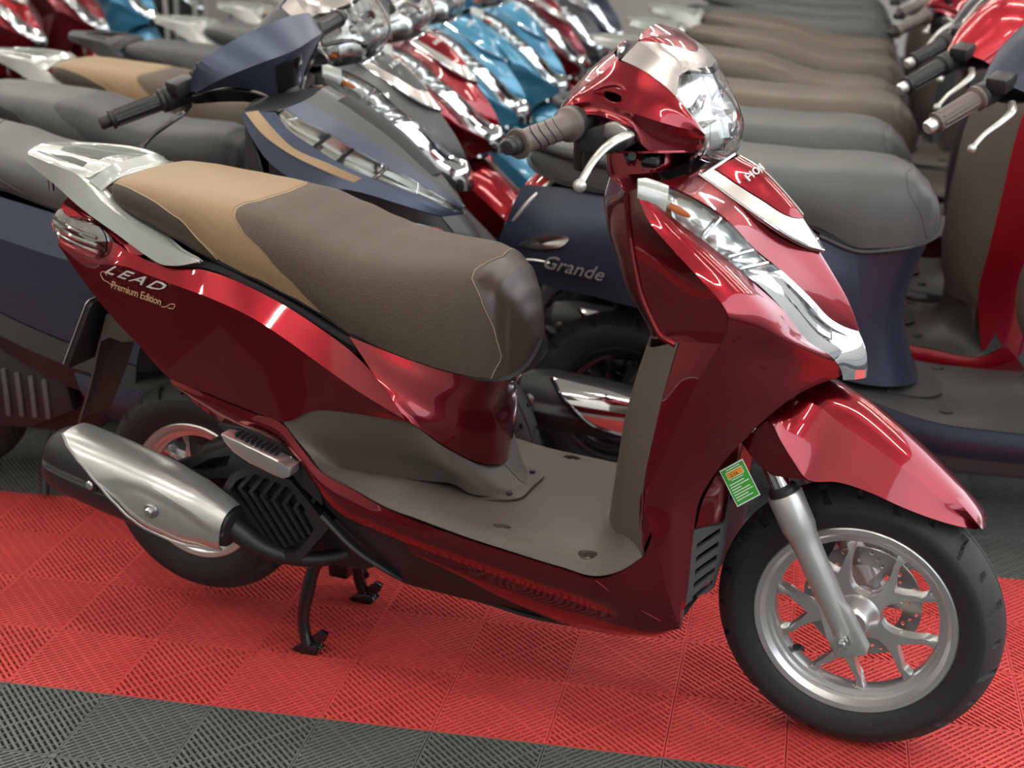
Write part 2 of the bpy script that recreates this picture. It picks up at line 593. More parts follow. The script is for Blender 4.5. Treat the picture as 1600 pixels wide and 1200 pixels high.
def disc_mesh(R, ri, y, holes=True):
    bm = bmesh.new()
    n = 72
    outer = [(R*math.cos(2*PI*k/n), R*math.sin(2*PI*k/n)) for k in range(n)]
    hs = [[(ri*math.cos(2*PI*k/48), ri*math.sin(2*PI*k/48)) for k in range(48)]]
    if holes:
        for k in range(12):
            for q, rr in enumerate((R*.76, R*.84, R*.92)):
                a = 2*PI*(k+q*.27)/12
                cx, cy = rr*math.cos(a), rr*math.sin(a)
                hs.append([(cx+.0034*math.cos(2*PI*t/8), cy+.0034*math.sin(2*PI*t/8)) for t in range(8)])
    add_prism(bm, outer, lambda u, v: (u, y-.002, v), lambda u, v: (u, y+.002, v), hs)
    # carrier arms
    for k in range(6):
        a = 2*PI*k/6
        c, s = math.cos(a), math.sin(a)
        add_prism(bm, [(.03, -.008), (ri+.004, -.013), (ri+.004, -.002), (.034, .006)], lambda u, v: (u*c-v*s, y-.0015, u*s+v*c), lambda u, v: (u*c-v*s, y+.0015, u*s+v*c))
    return finish(bm, 'brake_disc', 30)

TYRE_F = tyre_mesh(.2335, .096, .1640)
TYRE_R = tyre_mesh(.2170, .104, .1385)
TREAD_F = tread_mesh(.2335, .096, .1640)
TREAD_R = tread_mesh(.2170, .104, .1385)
RIM_F = rim_mesh(.1535, .0345)
RIM_R = rim_mesh(.1280, .0380)
DISC = disc_mesh(.098, .066, .046)
def moved(me, m4, name=None):
    c = me.copy(); c.transform(m4)
    if name: c.name = name
    return c

def add_wheels(T, fx, fz, rx, rz, dark=False, steer=True):
    mf = Matrix.Translation((fx, 0, fz)) @ Matrix.Rotation(math.radians(-8), 4, 'Y')
    mr = Matrix.Translation((rx, 0, rz)) @ Matrix.Rotation(math.radians(20), 4, 'Y')
    k = 'rim_dark' if dark else 'alloy'
    w = T.add('front_wheel', moved(RIM_F, mf), k, None, steer)
    T.add('tyre', moved(TYRE_F, mf), 'rubber', w)
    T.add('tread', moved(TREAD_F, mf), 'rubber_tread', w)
    for i in range(5):
        T.add('spoke', moved(spoke_mesh(.03, .126, 2*PI*(i+.25)/5+.30), mf), k, w)
    T.add('brake_disc', moved(DISC, mf), 'steel', w)
    a = math.radians(213)
    T.add('valve_stem', moved(tube('valve', [(.128*math.cos(a), -.004, .128*math.sin(a)), (.118*math.cos(a), -.012, .118*math.sin(a)), (.107*math.cos(a), -.028, .107*math.sin(a))], [.006, .0055, .0045], 10), mf), 'rubber', w)
    w = T.add('rear_wheel', moved(RIM_R, mr), k)
    T.add('tyre', moved(TYRE_R, mr), 'rubber', w)
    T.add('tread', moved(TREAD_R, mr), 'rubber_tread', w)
    for i in range(5):
        T.add('spoke', moved(spoke_mesh(.03, .100, 2*PI*i/5, 17), mr), k, w)

# ------------------------------------------------------------------ the family scooter (hero and its like)
L = Template((1.16, 0, .46))
FX, FZ, RZ = 1.273, .2335, .2528

def LR(name, fn, key, parent=None, steer=False, label=None):
    """a part that exists on both sides; fn(s) gives the mesh, s=+1 keeps y, -1 mirrors"""
    a = L.add(name, fn(1), key, parent, steer, label)
    b = L.add(name, fn(-1), key, parent, steer, label)
    return a, b
def sy(c, s): return [(p[0], p[1]*s, p[2]) for p in c]

add_wheels(L, FX, FZ, 0, RZ)

# front fork
for s in (1, -1):
    y = -.095*s
    d = V((-.107, 0, .215)).normalized()
    p0 = V((1.276, y, .232)); 
    f = L.add('fork_leg', lathe('fork_leg', p0+d*.015, p0+d*.262, [(0, .0195), (.02, .021), (.62, .0225), (.70, .024), (.76, .0275), (.985, .0285), (1, .027)], 28), 'fork_silver', None, True)
    L.add('dust_seal', lathe('dust_seal', p0+d*.258, p0+d*.276, [(0, .0235), (.7, .0235), (1, .018)], 24), 'black_plastic', f)
    L.add('fork_tube', lathe('fork_tube', p0+d*.26, p0+d*.50, [(0, .0165), (1, .0165)], 24), 'chrome', f)
    # flat axle lug
    x, zz = V((.896, 0, .446)), d
    bm = bmesh.new()
    poly = [(-.026, -.020), (.022, -.026), (.028, -.02), (.024, .05), (.018, .075), (-.02, .075), (-.026, .02)]
    ya, yb = (y-.016*s, y+.010*s)
    add_prism(bm, poly, lambda u, v: tuple(p0+x*u+d*v+V((0, ya-y, 0))), lambda u, v: tuple(p0+x*u+d*v+V((0, yb-y, 0))), (), .003)
    lug = L.add('axle_lug', finish(bm, 'axle_lug'), 'fork_silver', f)
    L.add('axle_nut', lathe('axle_nut', (1.270, y-.014*s, .236), (1.270, y-.036*s, .236), [(0, .014), (.12, .014), (.14, .0105), (.5, .0105), (.52, .007), (1, .0065)], 6, 20), 'chrome', f)
L.add('brake_caliper', side_plate('brake_caliper', [(1.205, .285), (1.225, .335), (1.205, .375), (1.165, .372), (1.150, .330), (1.165, .285)], .04, .085, (), .006), 'black_plastic', None, True)

# front mudguard: curves run from the tail of the guard over the wheel to its tip
fen_c = [(1.095, 0, .560), (1.120, 0, .600), (1.160, 0, .620), (1.200, 0, .626), (1.245, 0, .612), (1.295, 0, .581), (1.345, 0, .543), (1.392, 0, .502), (1.430, 0, .464), (1.452, 0, .437), (1.458, 0, .425)]
fen_k = [(1.100, -.062, .556), (1.125, -.064, .594), (1.160, -.064, .610), (1.190, -.064, .609), (1.228, -.064, .586), (1.272, -.062, .560), (1.320, -.060, .530), (1.364, -.054, .498), (1.404, -.044, .464), (1.432, -.030, .440), (1.450, -.016, .426)]
fen_l = [(1.108, -.108, .575), (1.132, -.118, .594), (1.154, -.119, .562), (1.176, -.118, .530), (1.198, -.116, .504), (1.242, -.106, .503), (1.290, -.094, .489), (1.338, -.082, .468), (1.384, -.067, .450), (1.424, -.046, .435), (1.446, -.024, .425)]
fb = L.add('front_fender', sheet('front_fender', [[fen_l, fen_k], [fen_k, [(a[0]*.5+b[0]*.5, -.034, a[2]*.5+b[2]*.5+.006) for a, b in zip(fen_k, fen_c)], fen_c, [(a[0]*.5+b[0]*.5, .034, a[2]*.5+b[2]*.5+.006) for a, b in zip(fen_k, fen_c)], my(fen_k)], [my(fen_k), my(fen_l)]], 44, 8, .004, (1.22, 0, .3), angle=25), 'paint', None, True)
for s in (1, -1):
    # rear wing of the mudguard, folded in beside the fork
    A = sy([(1.132, -.1180, .594), (1.158, -.1185, .556), (1.197, -.116, .503)], s)
    B = sy([(1.111, -.1140, .570), (1.137, -.1160, .537), (1.170, -.1148, .5015)], s)
    C = sy([(1.090, -.108, .546), (1.116, -.112, .518), (1.142, -.112, .500)], s)
    L.add('fender_wing', sheet('fender_wing', [A, B, C], 12, 8, .004, (1.2, 0, .5)), 'paint', fb)

# inner wheel-arch panel with radiator louvres below it
ift = [(1.075, -.10, .560), (1.060, -.13, .500), (1.040, -.135, .450), (1.030, -.135, .400)]
ifm = [(1.090, -.06, .560), (1.080, -.08, .500), (1.070, -.085, .450), (1.062, -.085, .398)]
ifc = [(1.080, 0, .560), (1.060, 0, .500), (1.045, 0, .450), (1.036, 0, .398)]
L.add('inner_fender', sheet('inner_fender', mirror([ift, ifm, ifc]), 12, 16, .004, (.9, 0, .4)), 'paint')
shroud = sheet('radiator_shroud', mirror([[(1.022, -.150, .395), (1.022, -.150, .330), (1.020, -.150, .262)], [(1.030, -.125, .394), (1.028, -.125, .33), (1.024, -.125, .264)], [(1.064, -.082, .392), (1.058, -.082, .330), (1.046, -.082, .268)], [(1.050, 0, .392), (1.046, 0, .33), (1.036, 0, .268)]]), 12, 30, .006, (.9, 0, .3))
slots_ = []
for k in range(5):
    z = .372-.024*k
    for sd in (1, -1):
        p0 = V((1.0305-.0006*k, -.124*sd, z-.010)); p1 = V((1.0585-.0016*k, -.090*sd, z+.010)); e = V((0, 0, .005))
        slots_.append(prism_along(None, (.55, -.8*sd, 0), [p0-e, p1-e, p1+e, p0+e], -.020, .012))
L.add('radiator_shroud', cut(shroud, slots_, 'radiator_shroud'), 'grey_plastic')
L.add('radiator_core', box('radiator_core', (.965, -.11, .272), (.985, .11, .388), .004), 'black_plastic')

# nose: everything lies on a surface given along the slope t = x - z and height h = x + z
def tz(t, h, y): return ((t+h)/2, y, (h-t)/2)
TLu = [(.964, -.175, .959), (.996, -.160, .944), (1.052, -.140, .909), (1.098, -.115, .857), (1.133, -.095, .824), (1.172, -.060, .777), (1.203, -.030, .736), (1.223, -.012, .721), (1.239, -.001, .714)]
TLl = [(.968, -.190, .927), (.992, -.185, .908), (1.025, -.175, .883), (1.054, -.165, .861), (1.081, -.155, .836), (1.113, -.140, .809), (1.148, -.120, .768), (1.180, -.095, .719), (1.216, -.060, .683), (1.225, -.040, .655)]
cov_c = [tz(.040, 1.982, 0), tz(.085, 2.004, 0), tz(.150, 2.018, 0), tz(.235, 2.018, 0), tz(.300, 2.010, 0), tz(.385, 1.996, 0), tz(.455, 1.982, 0), tz(.495, 1.968, 0), tz(.526, 1.954, 0)]
cov_m = [tz(.030, 1.948, -.090), tz(.072, 1.962, -.084), tz(.146, 1.976, -.074), tz(.238, 1.980, -.060), tz(.304, 1.979, -.050), tz(.390, 1.970, -.032), tz(.460, 1.962, -.016), tz(.498, 1.960, -.006), tz(.526, 1.9535, -.0005)]
nose = L.add('front_cover', sheet('front_cover', mirror([TLu, cov_m, cov_c]), 32, 24, .004, (.9, 0, .7)), 'paint')
# bright band around the badge panel
def nudge(c, d): return [(p[0]+d*.707, p[1], p[2]+d*.707) for p in c]
bo = [tz(.040, 1.949, -.088), tz(.124, 1.966, -.081), tz(.205, 1.982, -.070), tz(.270, 1.992, -.050), tz(.312, 2.000, -.028), tz(.340, 2.006, -.0005)]
bi = [tz(.050, 1.966, -.062), tz(.115, 1.982, -.057), tz(.175, 1.996, -.047), tz(.228, 2.006, -.032), tz(.250, 2.013, -.014), tz(.258, 2.017, -.0005)]
gb = L.add('badge_garnish', sheet('badge_garnish', [[nudge(bo, .004), nudge(bi, .006)], [nudge(my(bo), .004), nudge(my(bi), .006)]], 24, 5, .006, (.9, 0, .7)), 'warm_silver')
for s in (1, -1):
    L.add('garnish_edge', tube('garnish_edge', nudge(sy(bo, s), .005), .0022, 8, 24), 'chrome', gb)
bc = [tz(.064, 1.998, 0), tz(.118, 2.015, 0), tz(.170, 2.019, 0), tz(.216, 2.019, 0), tz(.240, 2.018, 0), tz(.252, 2.0175, 0)]
bq = [(p[0], p[1], p[2]) for p in bi]
bp = L.add('badge_panel', sheet('badge_panel', mirror([nudge([(p[0], p[1]*.93, p[2]) for p in bq], .007), nudge(bc, .009)]), 20, 12, .005, (.9, 0, .7)), 'paint')
L.add('badge_ridge', tube('badge_ridge', nudge(bc, .0095), [.0016]*6, 6, 20), 'warm_silver', bp)
def on_badge(co):
    t = co.x-co.z; h = co.x+co.z
    hs = 2.0277-.0357*(co.y/.053)**2+.0022+(.0012 if h > 2.001 else -.0008)
    return V(((t+hs)/2, co.y, (hs-t)/2))
L.add('brand_lettering', warped(text_mesh('brand', 'HONDA', .0180, basis(tz(.122, 2.001, -.043), (0, 1, 0), (-.707, 0, .707)), .0006, 0, 1.05, 1.1), on_badge), 'white_print', bp)
# dark and bright trim along the top of the nose
tt = [(.958, -.115, .952), (.985, -.085, .958), (1.008, -.045, .968), (1.020, 0, .974)]
tt2 = [(.940, -.105, .958), (.968, -.080, .968), (.990, -.042, .980), (1.000, 0, .985)]
L.add('nose_top_trim', sheet('nose_top_trim', [tt+my(tt)[-2::-1], tt2+my(tt2)[-2::-1]], 24, 4, .006, (.9, 0, .8)), 'black_gloss', nose)
L.add('nose_top_bead', tube('nose_top_bead', nudge([(.996, -.086, .950), (1.015, -.045, .964), (1.026, 0, .972), (1.015, .045, .964), (.996, .086, .950)], .004), .0035, 8, 24), 'chrome', nose)

# turn signals with their bright lower blade running down into the beak
def mid(a, b, f, out): return (a[0]*(1-f)+b[0]*f+out*.45, a[1]*(1-f)+b[1]*f-out*.8, a[2]*(1-f)+b[2]*f+out*.3)
tlu_l = cat(TLu, 40)[:22]; tll_l = cat(TLl, 40)[:22]
tlu_c = cat(TLu, 40)[20:]; tll_c = cat(TLl, 40)[20:]
for s in (1, -1):
    def gridof(a, b, n, out, dep=0.0):
        g = []
        for p, q in zip(a, b):
            col = []
            for j in range(n+1):
                f = j/n
                w = 4*f*(1-f)
                m = mid(p, q, f, out*w-dep)
                col.append(V((m[0], m[1]*s, m[2])))
            g.append(col)
        return g
    # reflector bowl with ribs, then the clear lens
    g = gridof(tlu_l[2:], tll_l[2:], 8, -.012, .004)
    for i, col in enumerate(g):
        for j, p in enumerate(col):
            if i % 3 == 1 and 0 < j < 8: p.x += .004
    ts = L.add('turn_signal', sheet_grid('turn_signal', g, .003, (.9, 0, .6)), 'reflector')
    L.add('lens', sheet_grid('lens', gridof(tlu_l[2:], tll_l[2:], 8, .008), .002, (.9, 0, .6)), 'lens_clear', ts)
    bpos = mid(V(TLu[1]), V(TLl[1]), .62, -.002)
    L.add('amber_bulb', lathe('amber_bulb', (bpos[0]-.012, bpos[1]*s, bpos[2]+.004), (bpos[0]+.020, bpos[1]*s, bpos[2]-.010), [(0, .005), (.4, .0062), (.8, .0045), (1, .002)], 12), 'amber', ts)
    for q, pp in enumerate((.28, .44, .55)):
        a = tlu_l[int(2+pp*30)] if int(2+pp*30) < len(tlu_l) else tlu_l[-1]
        b = tll_l[int(2+pp*30)] if int(2+pp*30) < len(tll_l) else tll_l[-1]
        L.add('lens_rib', tube('lens_rib', [mid(a, b, .1, -.002)[:1]+(mid(a, b, .1, -.002)[1]*s,)+mid(a, b, .1, -.002)[2:], mid(a, b, .9, -.002)[:1]+(mid(a, b, .9, -.002)[1]*s,)+mid(a, b, .9, -.002)[2:]], .0028, 6), 'chrome', ts)
    L.add('signal_cap', sheet_grid('signal_cap', gridof([V((.938, -.196, .966)), V((.948, -.186, .966)), *tlu_l[:3]], [V((.941, -.207, .940)), V((.952, -.202, .934)), *tll_l[:3]], 6, .006), .004, (.9, 0, .6)), 'silver_white', ts)
    # blade: black strip with bright faces either side
    gg = gridof(tlu_c, tll_c, 9, .006)
    for i, col in enumerate(gg):
        k = min(1, i/8)
        for j, p in enumerate(col):
            if j in (3, 4, 5): p.x -= .007*k; p.y += .007*k*s; 
    L.add('signal_blade', sheet_grid('signal_blade', gg, .004, (.9, 0, .6), 24), 'chrome', ts)
# beak: the bright tip under the red tongue
bk = [[(1.216, -.060, .683), (1.222, -.05, .665), (1.225, -.040, .652)], [(1.228, -.022, .708), (1.240, -.020, .676), (1.238, -.018, .646)], [(1.240, 0, .714), (1.255, 0, .676), (1.251, 0, .642)]]
bt = [[(1.203, -.034, .728), (1.216, -.060, .683), (1.225, -.048, .664), (1.228, -.042, .646)], [(1.226, -.016, .717), (1.238, -.026, .690), (1.246, -.024, .664), (1.247, -.020, .643)], [(1.239, 0, .715), (1.251, 0, .692), (1.2575, 0, .666), (1.2575, 0, .642)]]
L.add('chrome_beak', sheet('chrome_beak', mirror(bt), 14, 16, .006, (1.1, 0, .7)), 'chrome', nose)

# leg shield: outer face on each side, from the lamp edge back to the fin and down to the floor
K1 = [(.943, -.205, .940), (.956, -.210, .915), (.998, -.220, .875), (1.048, -.225, .831), (1.077, -.227, .804), (1.089, -.228, .787), (1.089, -.226, .768), (1.080, -.222, .740), (1.063, -.219, .709), (1.043, -.216, .670), (1.027, -.213, .630), (1.015, -.211, .597), (1.000, -.210, .560), (.984, -.210, .512), (.968, -.210, .465), (.980, -.211, .415), (1.000, -.208, .330), (1.024, -.200, .262)]
F1 = [(.968, -.190, .927), (.992, -.185, .908), (1.040, -.170, .872), (1.095, -.148, .824), (1.148, -.120, .768), (1.180, -.095, .719), (1.216, -.060, .683), (1.225, -.040, .655), (1.198, -.080, .648), (1.171, -.116, .637), (1.140, -.138, .610), (1.115, -.149, .582), (1.093, -.155, .554), (1.066, -.163, .513), (1.044, -.170, .467), (1.037, -.174, .400), (1.034, -.180, .318), (1.029, -.186, .256)]
M1 = [((a[0]+b[0])/2+.012*k, (a[1]+b[1])/2-.020*k, (a[2]+b[2])/2+.006*k) for a, b, k in zip(K1, F1, [.1, .25, .45, .6, .7, .7, .6, .5, .6, .6, .55, .5, .4, .3, .25, .2, .15, .1])]
ML = [(.912, -.168, .936), (.912, -.160, .905), (.916, -.155, .862), (.924, -.155, .822), (.936, -.156, .780), (.953, -.160, .748), (.972, -.166, .722), (1.002, -.186, .716)]
KT = [(.940, -.200, .952), (.956, -.208, .913), (.998, -.218, .873), (1.048, -.223, .829), (1.077, -.225, .802), (1.087, -.226, .785), (1.087, -.224, .766), (1.066, -.217, .716)]
MM = [((a[0]+b[0])/2-.002, (a[1]+b[1])/2+.004, (a[2]+b[2])/2) for a, b in zip(KT, ML)]
KS = [(1.078, -.221, .738), (1.063, -.219, .709), (1.043, -.216, .670), (1.027, -.213, .630), (1.015, -.211, .597), (1.000, -.210, .560), (.984, -.210, .512), (.968, -.210, .465), (.980, -.211, .418)]
BR = [(1.009, -.192, .724), (1.003, -.194, .700), (.995, -.197, .665), (.986, -.200, .628), (.979, -.202, .592), (.973, -.205, .554), (.966, -.207, .510), (.963, -.208, .462), (.966, -.2095, .372)]
for s in (1, -1):
    ls = L.add('leg_shield', sheet('leg_shield', [sy(K1, s), sy(M1, s), sy(F1, s)], 68, 12, .004, (1.0, 0, .6)), 'paint')
    L.add('shield_pocket', sheet('shield_pocket', [sy(KT, s), sy(MM, s), sy(ML, s)], 36, 12, .004, (1.0, 0, .8)), 'paint')
    L.add('shield_fin', sheet('shield_fin', [sy(KS, s), sy([((a[0]+b[0])/2-.003, (a[1]+b[1])/2+.003, (a[2]+b[2])/2) for a, b in zip(KS, BR)], s), sy(BR, s)], 30, 6, .004, (1.05, 0, .6)), 'paint', ls)
    L.add('shield_edge', tube('shield_edge', sy(ML, s), .005, 8, 30), 'paint', ls)

# inner cover (glove box side) and steering column cover, facing the rider
ic = [sy(ML, 1), [(.880, -.115, .938), (.870, -.115, .905), (.872, -.115, .862), (.884, -.115, .822), (.900, -.12, .780), (.918, -.12, .748), (.935, -.12, .722), (.945, -.12, .700)], [(.850, -.07, .940), (.842, -.07, .905), (.848, -.07, .862), (.862, -.07, .822), (.880, -.07, .780), (.896, -.07, .748), (.910, -.07, .722), (.925, -.07, .700)], [(.842, 0, .940), (.834, 0, .905), (.840, 0, .862), (.854, 0, .822), (.872, 0, .780), (.890, 0, .748), (.905, 0, .722), (.920, 0, .700)]]
inc = L.add('inner_cover', sheet('inner_cover', mirror(ic), 24, 24, .004, (1.0, 0, .8)), 'paint')
tops = [(.912, -.168, .936), (.880, -.115, .938), (.850, -.07, .940), (.842, 0, .940)]
topf = [(.962, -.172, .957), (.958, -.115, .952), (.965, -.07, .955), (.975, 0, .958)]
L.add('inner_cover_top', sheet('inner_cover_top', [tops+my(tops)[-2::-1], topf+my(topf)[-2::-1]], 24, 6, .004, (.93, 0, .8)), 'paint', inc)
cs = []
for z, x0, x1, w in ((.915, .838, .965, .066), (.945, .832, .968, .064), (.972, .828, .965, .060), (.992, .826, .960, .056)):
    cs.append([(x0, 0, z), (x0+.01, -w*.8, z), (x0+.045, -w, z), (x1-.03, -w*.8, z), (x1, 0, z), (x1-.03, w*.8, z), (x0+.045, w, z), (x0+.01, w*.8, z), (x0, 0, z)])
L.add('column_cover', sheet('column_cover', cs, 40, 8, .003, (.9, 0, .95)), 'paint', None)
L.add('brake_cable', tube('brake_cable', [(.918, -.165, .992), (.900, -.12, .978), (.880, -.075, .982), (.872, -.03, .985)], .0065, 10, 20), 'black_plastic', None, True)
L.add('cable_clip', box('cable_clip', (.925, -.145, .972), (.950, -.10, .990), .004), 'black_gloss', None, True)

# lower inner panel in brown, meeting the floor
lb = [[(1.006, -.190, .724), (.986, -.200, .632), (.973, -.205, .554), (.963, -.208, .482), (.962, -.209, .430), (.967, -.210, .366)],
      [(.950, -.158, .700), (.930, -.162, .620), (.917, -.164, .552), (.914, -.166, .500), (.912, -.170, .445), (.925, -.180, .380)],
      [(.938, -.12, .700), (.915, -.12, .620), (.900, -.12, .552), (.893, -.12, .500), (.886, -.12, .445), (.880, -.12, .378)],
      [(.930, 0, .702), (.905, 0, .620), (.890, 0, .552), (.882, 0, .500), (.874, 0, .445), (.862, 0, .372)]]
L.add('lower_inner_panel', sheet('lower_inner_panel', mirror(lb), 24, 30, .004, (1.05, 0, .6)), 'brown')

# floor board
fe = [(.380, -.190, .416), (.443, -.195, .395), (.505, -.199, .374), (.573, -.201, .362), (.640, -.203, .350), (.737, -.207, .338), (.830, -.212, .329), (.890, -.216, .326), (.935, -.219, .346), (.967, -.212, .372)]
fm = [(.380, -.170, .415), (.443, -.178, .399), (.505, -.182, .384), (.573, -.184, .374), (.640, -.188, .362), (.737, -.190, .354), (.830, -.194, .348), (.885, -.196, .348), (.920, -.195, .366), (.940, -.188, .395)]
fn = [(.380, -.150, .411), (.443, -.146, .4045), (.505, -.138, .401), (.573, -.136, .384), (.640, -.150, .362), (.737, -.150, .358), (.830, -.150, .356), (.875, -.150, .358), (.900, -.150, .378), (.912, -.150, .410)]
fc = [(.380, 0, .405), (.443, 0, .400), (.505, 0, .395), (.573, 0, .378), (.640, 0, .361), (.737, 0, .360), (.830, 0, .360), (.862, 0, .363), (.876, 0, .384), (.882, 0, .415)]
board = sheet('floor_board', mirror([fe, fm, fn, [(a[0], -.075, a[2]) for a in fc], fc]), 60, 40, .005, (.6, 0, 0))
pockets = ((.706, -.165, .3605), (.706, .165, .3605), (.868, -.190, .3490), (.868, .190, .3490))
def oval(bx, by, bz, k=1.0): return [(bx+.017*k*math.cos(t), by+.0085*k*math.sin(t), bz) for t in [2*PI*q/20 for q in range(20)]]
fl = L.add('floor_board', cut(board, [prism_along(None, (0, 0, 1), oval(*q), -.020, .020) for q in pockets], 'floor_board'), 'floor')
for (bx, by, bz) in pockets:
    bm = bmesh.new()
    rings_ = [[bm.verts.new((q[0], q[1], q[2]+dz)) for q in oval(bx, by, bz, k)] for k, dz in ((1.12, -.004), (1.12, -.016), (.98, -.013), (.98, -.004))]
    for r0_, r1_ in zip(rings_, rings_[1:]+rings_[:1]):
        if r0_ is rings_[1]: continue
        for q in range(20): bm.faces.new((r0_[q], r0_[(q+1) % 20], r1_[(q+1) % 20], r1_[q]))
    bm.faces.new(rings_[1]); bm.faces.new(rings_[2])
    h = L.add('floor_bolt_pocket', finish(bm, 'floor_bolt_pocket', 30), 'floor', fl)
    L.add('bolt', lathe('bolt', (bx, by, bz-.013), (bx, by, bz-.006), [(0, .0060), (.7, .0060), (1, .0045)], 10), 'steel', h)
hatch_o = [(.600, -.085), (.655, -.078), (.690, -.060), (.694, 0), (.690, .060), (.655, .078), (.600, .085), (.56, .08), (.56, -.08)]
ht = L.add('floor_hatch', blob('floor_hatch', [(x, y, .3645) for x, y in hatch_o], .004, .003, (0, 0, 1), 48, 5), 'brown', fl)
for s in (1, -1):
    L.add('hatch_bolt', lathe('hatch_bolt', (.672, -.053*s, .367), (.672, -.053*s, .3705), [(0, .0055), (.6, .0055), (1, .004)], 12), 'black_plastic', ht)

# passenger step mouldings in brown, sweeping round the under-seat panel
st_t = [(.307, -.190, .494), (.322, -.189, .507), (.372, -.186, .524), (.438, -.182, .527), (.500, -.179, .526), (.540, -.176, .523), (.560, -.166, .508), (.580, -.140, .478), (.600, -.106, .448), (.622, -.056, .414), (.636, -.001, .400)]
st_m = [(.330, -.190, .468), (.350, -.184, .468), (.390, -.178, .475), (.440, -.172, .478), (.500, -.167, .474), (.545, -.160, .462), (.575, -.146, .446), (.602, -.122, .425), (.622, -.092, .408), (.644, -.050, .388), (.658, -.001, .380)]
st_n = [(.358, -.190, .440), (.376, -.170, .434), (.410, -.160, .436), (.455, -.154, .434), (.505, -.146, .430), (.550, -.136, .424), (.582, -.124, .416), (.610, -.106, .400), (.635, -.082, .384), (.660, -.046, .372), (.676, -.001, .367)]
st_b = [(.379, -.190, .416), (.392, -.156, .408), (.425, -.146, .404), (.462, -.142, .402), (.505, -.134, .400), (.555, -.120, .397), (.588, -.106, .392), (.615, -.094, .374), (.642, -.076, .366), (.668, -.044, .365), (.688, -.001, .365)]
for s in (1, -1):
    L.add('step_moulding', sheet('step_moulding', [sy(c, s) for c in (st_t, st_m, st_n, st_b)], 44, 14, .004, (.45, 0, .4)), 'brown')

# red panel under the front of the seat
us = [[(.430, -.166, .657), (.480, -.158, .640), (.543, -.142, .618), (.600, -.128, .602), (.637, -.108, .592), (.660, -.060, .586), (.668, 0, .584)],
      [(.455, -.172, .630), (.505, -.164, .612), (.560, -.148, .590), (.605, -.128, .572), (.632, -.100, .562), (.652, -.055, .556), (.658, 0, .555)],
      [(.486, -.180, .596), (.528, -.170, .574), (.572, -.150, .548), (.606, -.124, .532), (.626, -.092, .526), (.641, -.050, .524), (.645, 0, .524)],
      [(.515, -.184, .566), (.546, -.172, .545), (.580, -.148, .512), (.608, -.118, .490), (.627, -.086, .480), (.644, -.045, .476), (.650, 0, .474)],
      [(.541, -.184, .531), (.560, -.166, .510), (.582, -.140, .480), (.602, -.106, .450), (.620, -.070, .424), (.636, -.035, .408), (.643, 0, .402)]]
L.add('under_seat_panel', sheet('under_seat_panel', [c+my(c)[-2::-1] for c in us], 48, 20, .004, (.45, 0, .5)), 'paint')
L.add('seat_lock', lathe('seat_lock', (.648, 0, .545), (.660, 0, .543), [(0, .012), (.6, .012), (1, .009)], 16), 'steel')

# side panels
SP = [[(-.200, -.108, .775), (-.105, -.118, .772), (-.040, -.128, .752), (.014, -.140, .740), (.076, -.150, .738), (.145, -.157, .740), (.252, -.162, .716), (.314, -.164, .693), (.386, -.167, .659), (.432, -.170, .634), (.484, -.178, .597), (.541, -.187, .533)],
      [(-.197, -.120, .750), (-.112, -.132, .722), (-.035, -.147, .727), (.020, -.156, .720), (.086, -.171, .712), (.165, -.182, .700), (.265, -.190, .673), (.320, -.193, .648), (.400, -.196, .606), (.450, -.195, .578), (.505, -.191, .550), (.5415, -.1872, .532)],
      [(-.199, -.121, .746), (-.128, -.131, .708), (-.052, -.144, .686), (.006, -.154, .664), (.074, -.167, .638), (.162, -.179, .622), (.258, -.187, .600), (.314, -.191, .582), (.388, -.192, .568), (.446, -.191, .555), (.505, -.189, .541), (.542, -.1872, .531)],
      [(-.200, -.121, .744), (-.150, -.128, .690), (-.078, -.140, .626), (-.018, -.150, .584), (.054, -.162, .533), (.145, -.174, .519), (.249, -.185, .502), (.307, -.191, .495), (.372, -.188, .525), (.438, -.184, .528), (.500, -.182, .527), (.5425, -.187, .530)]]
for s in (1, -1):
    C = [sy(c, s) for c in SP]
    sp = L.add('side_panel', sheet('side_panel', [[C[0], C[1]], [C[1], C[2], C[3]]], 60, 12, .004, (.2, 0, .6), angle=24), 'paint')
    if s == 1:
        bx = basis((-.080, -.1500, .7130), (.986, -.14, -.125), (-.03, -.08, 1))
        L.add('model_lettering', text_mesh('lead', 'LEAD', .027, bx, .0012, .75, 1.25, 1.85), 'badge_silver', sp)
        bx2 = basis((-.066, -.1515, .6855), (.986, -.14, -.130), (-.03, -.09, 1))
        L.add('edition_lettering', text_mesh('edition', 'Premium Edition', .0215, bx2, .0004, .35, .92, .92), 'gold_print', sp)
        L.add('edition_flourish', tube('edition_flourish', [(-.060, -.1505, .688), (-.072, -.1490, .694), (-.083, -.148, .698), (-.088, -.147, .709), (-.080, -.148, .713), (-.074, -.1485, .706)], .0006, 6, 30), 'gold_print', sp)
        L.add('edition_flourish', tube('edition_flourish', [(.056, -.1694, .668), (.066, -.1706, .669), (.078, -.1726, .676), (.088, -.174, .676), (.084, -.1735, .669), (.072, -.172, .668)], .0006, 6, 30), 'gold_print', sp)
# dark gutter between seat and side panel
gt = [(.000, -.124, .742), (.030, -.130, .742), (.076, -.140, .745), (.145, -.150, .752), (.252, -.154, .722), (.314, -.156, .700), (.386, -.157, .668), (.430, -.158, .650), (.500, -.146, .630), (.560, -.128, .610), (.600, -.108, .600), (.615, -.09, .596)]
gi = [(p[0], p[1]*.80, p[2]-.004) for p in gt]
for s in (1, -1):
    L.add('seat_gutter', sheet('seat_gutter', [sy(gt, s), sy(gi, s)], 40, 3, .010, (.2, 0, .3)), 'black_plastic')
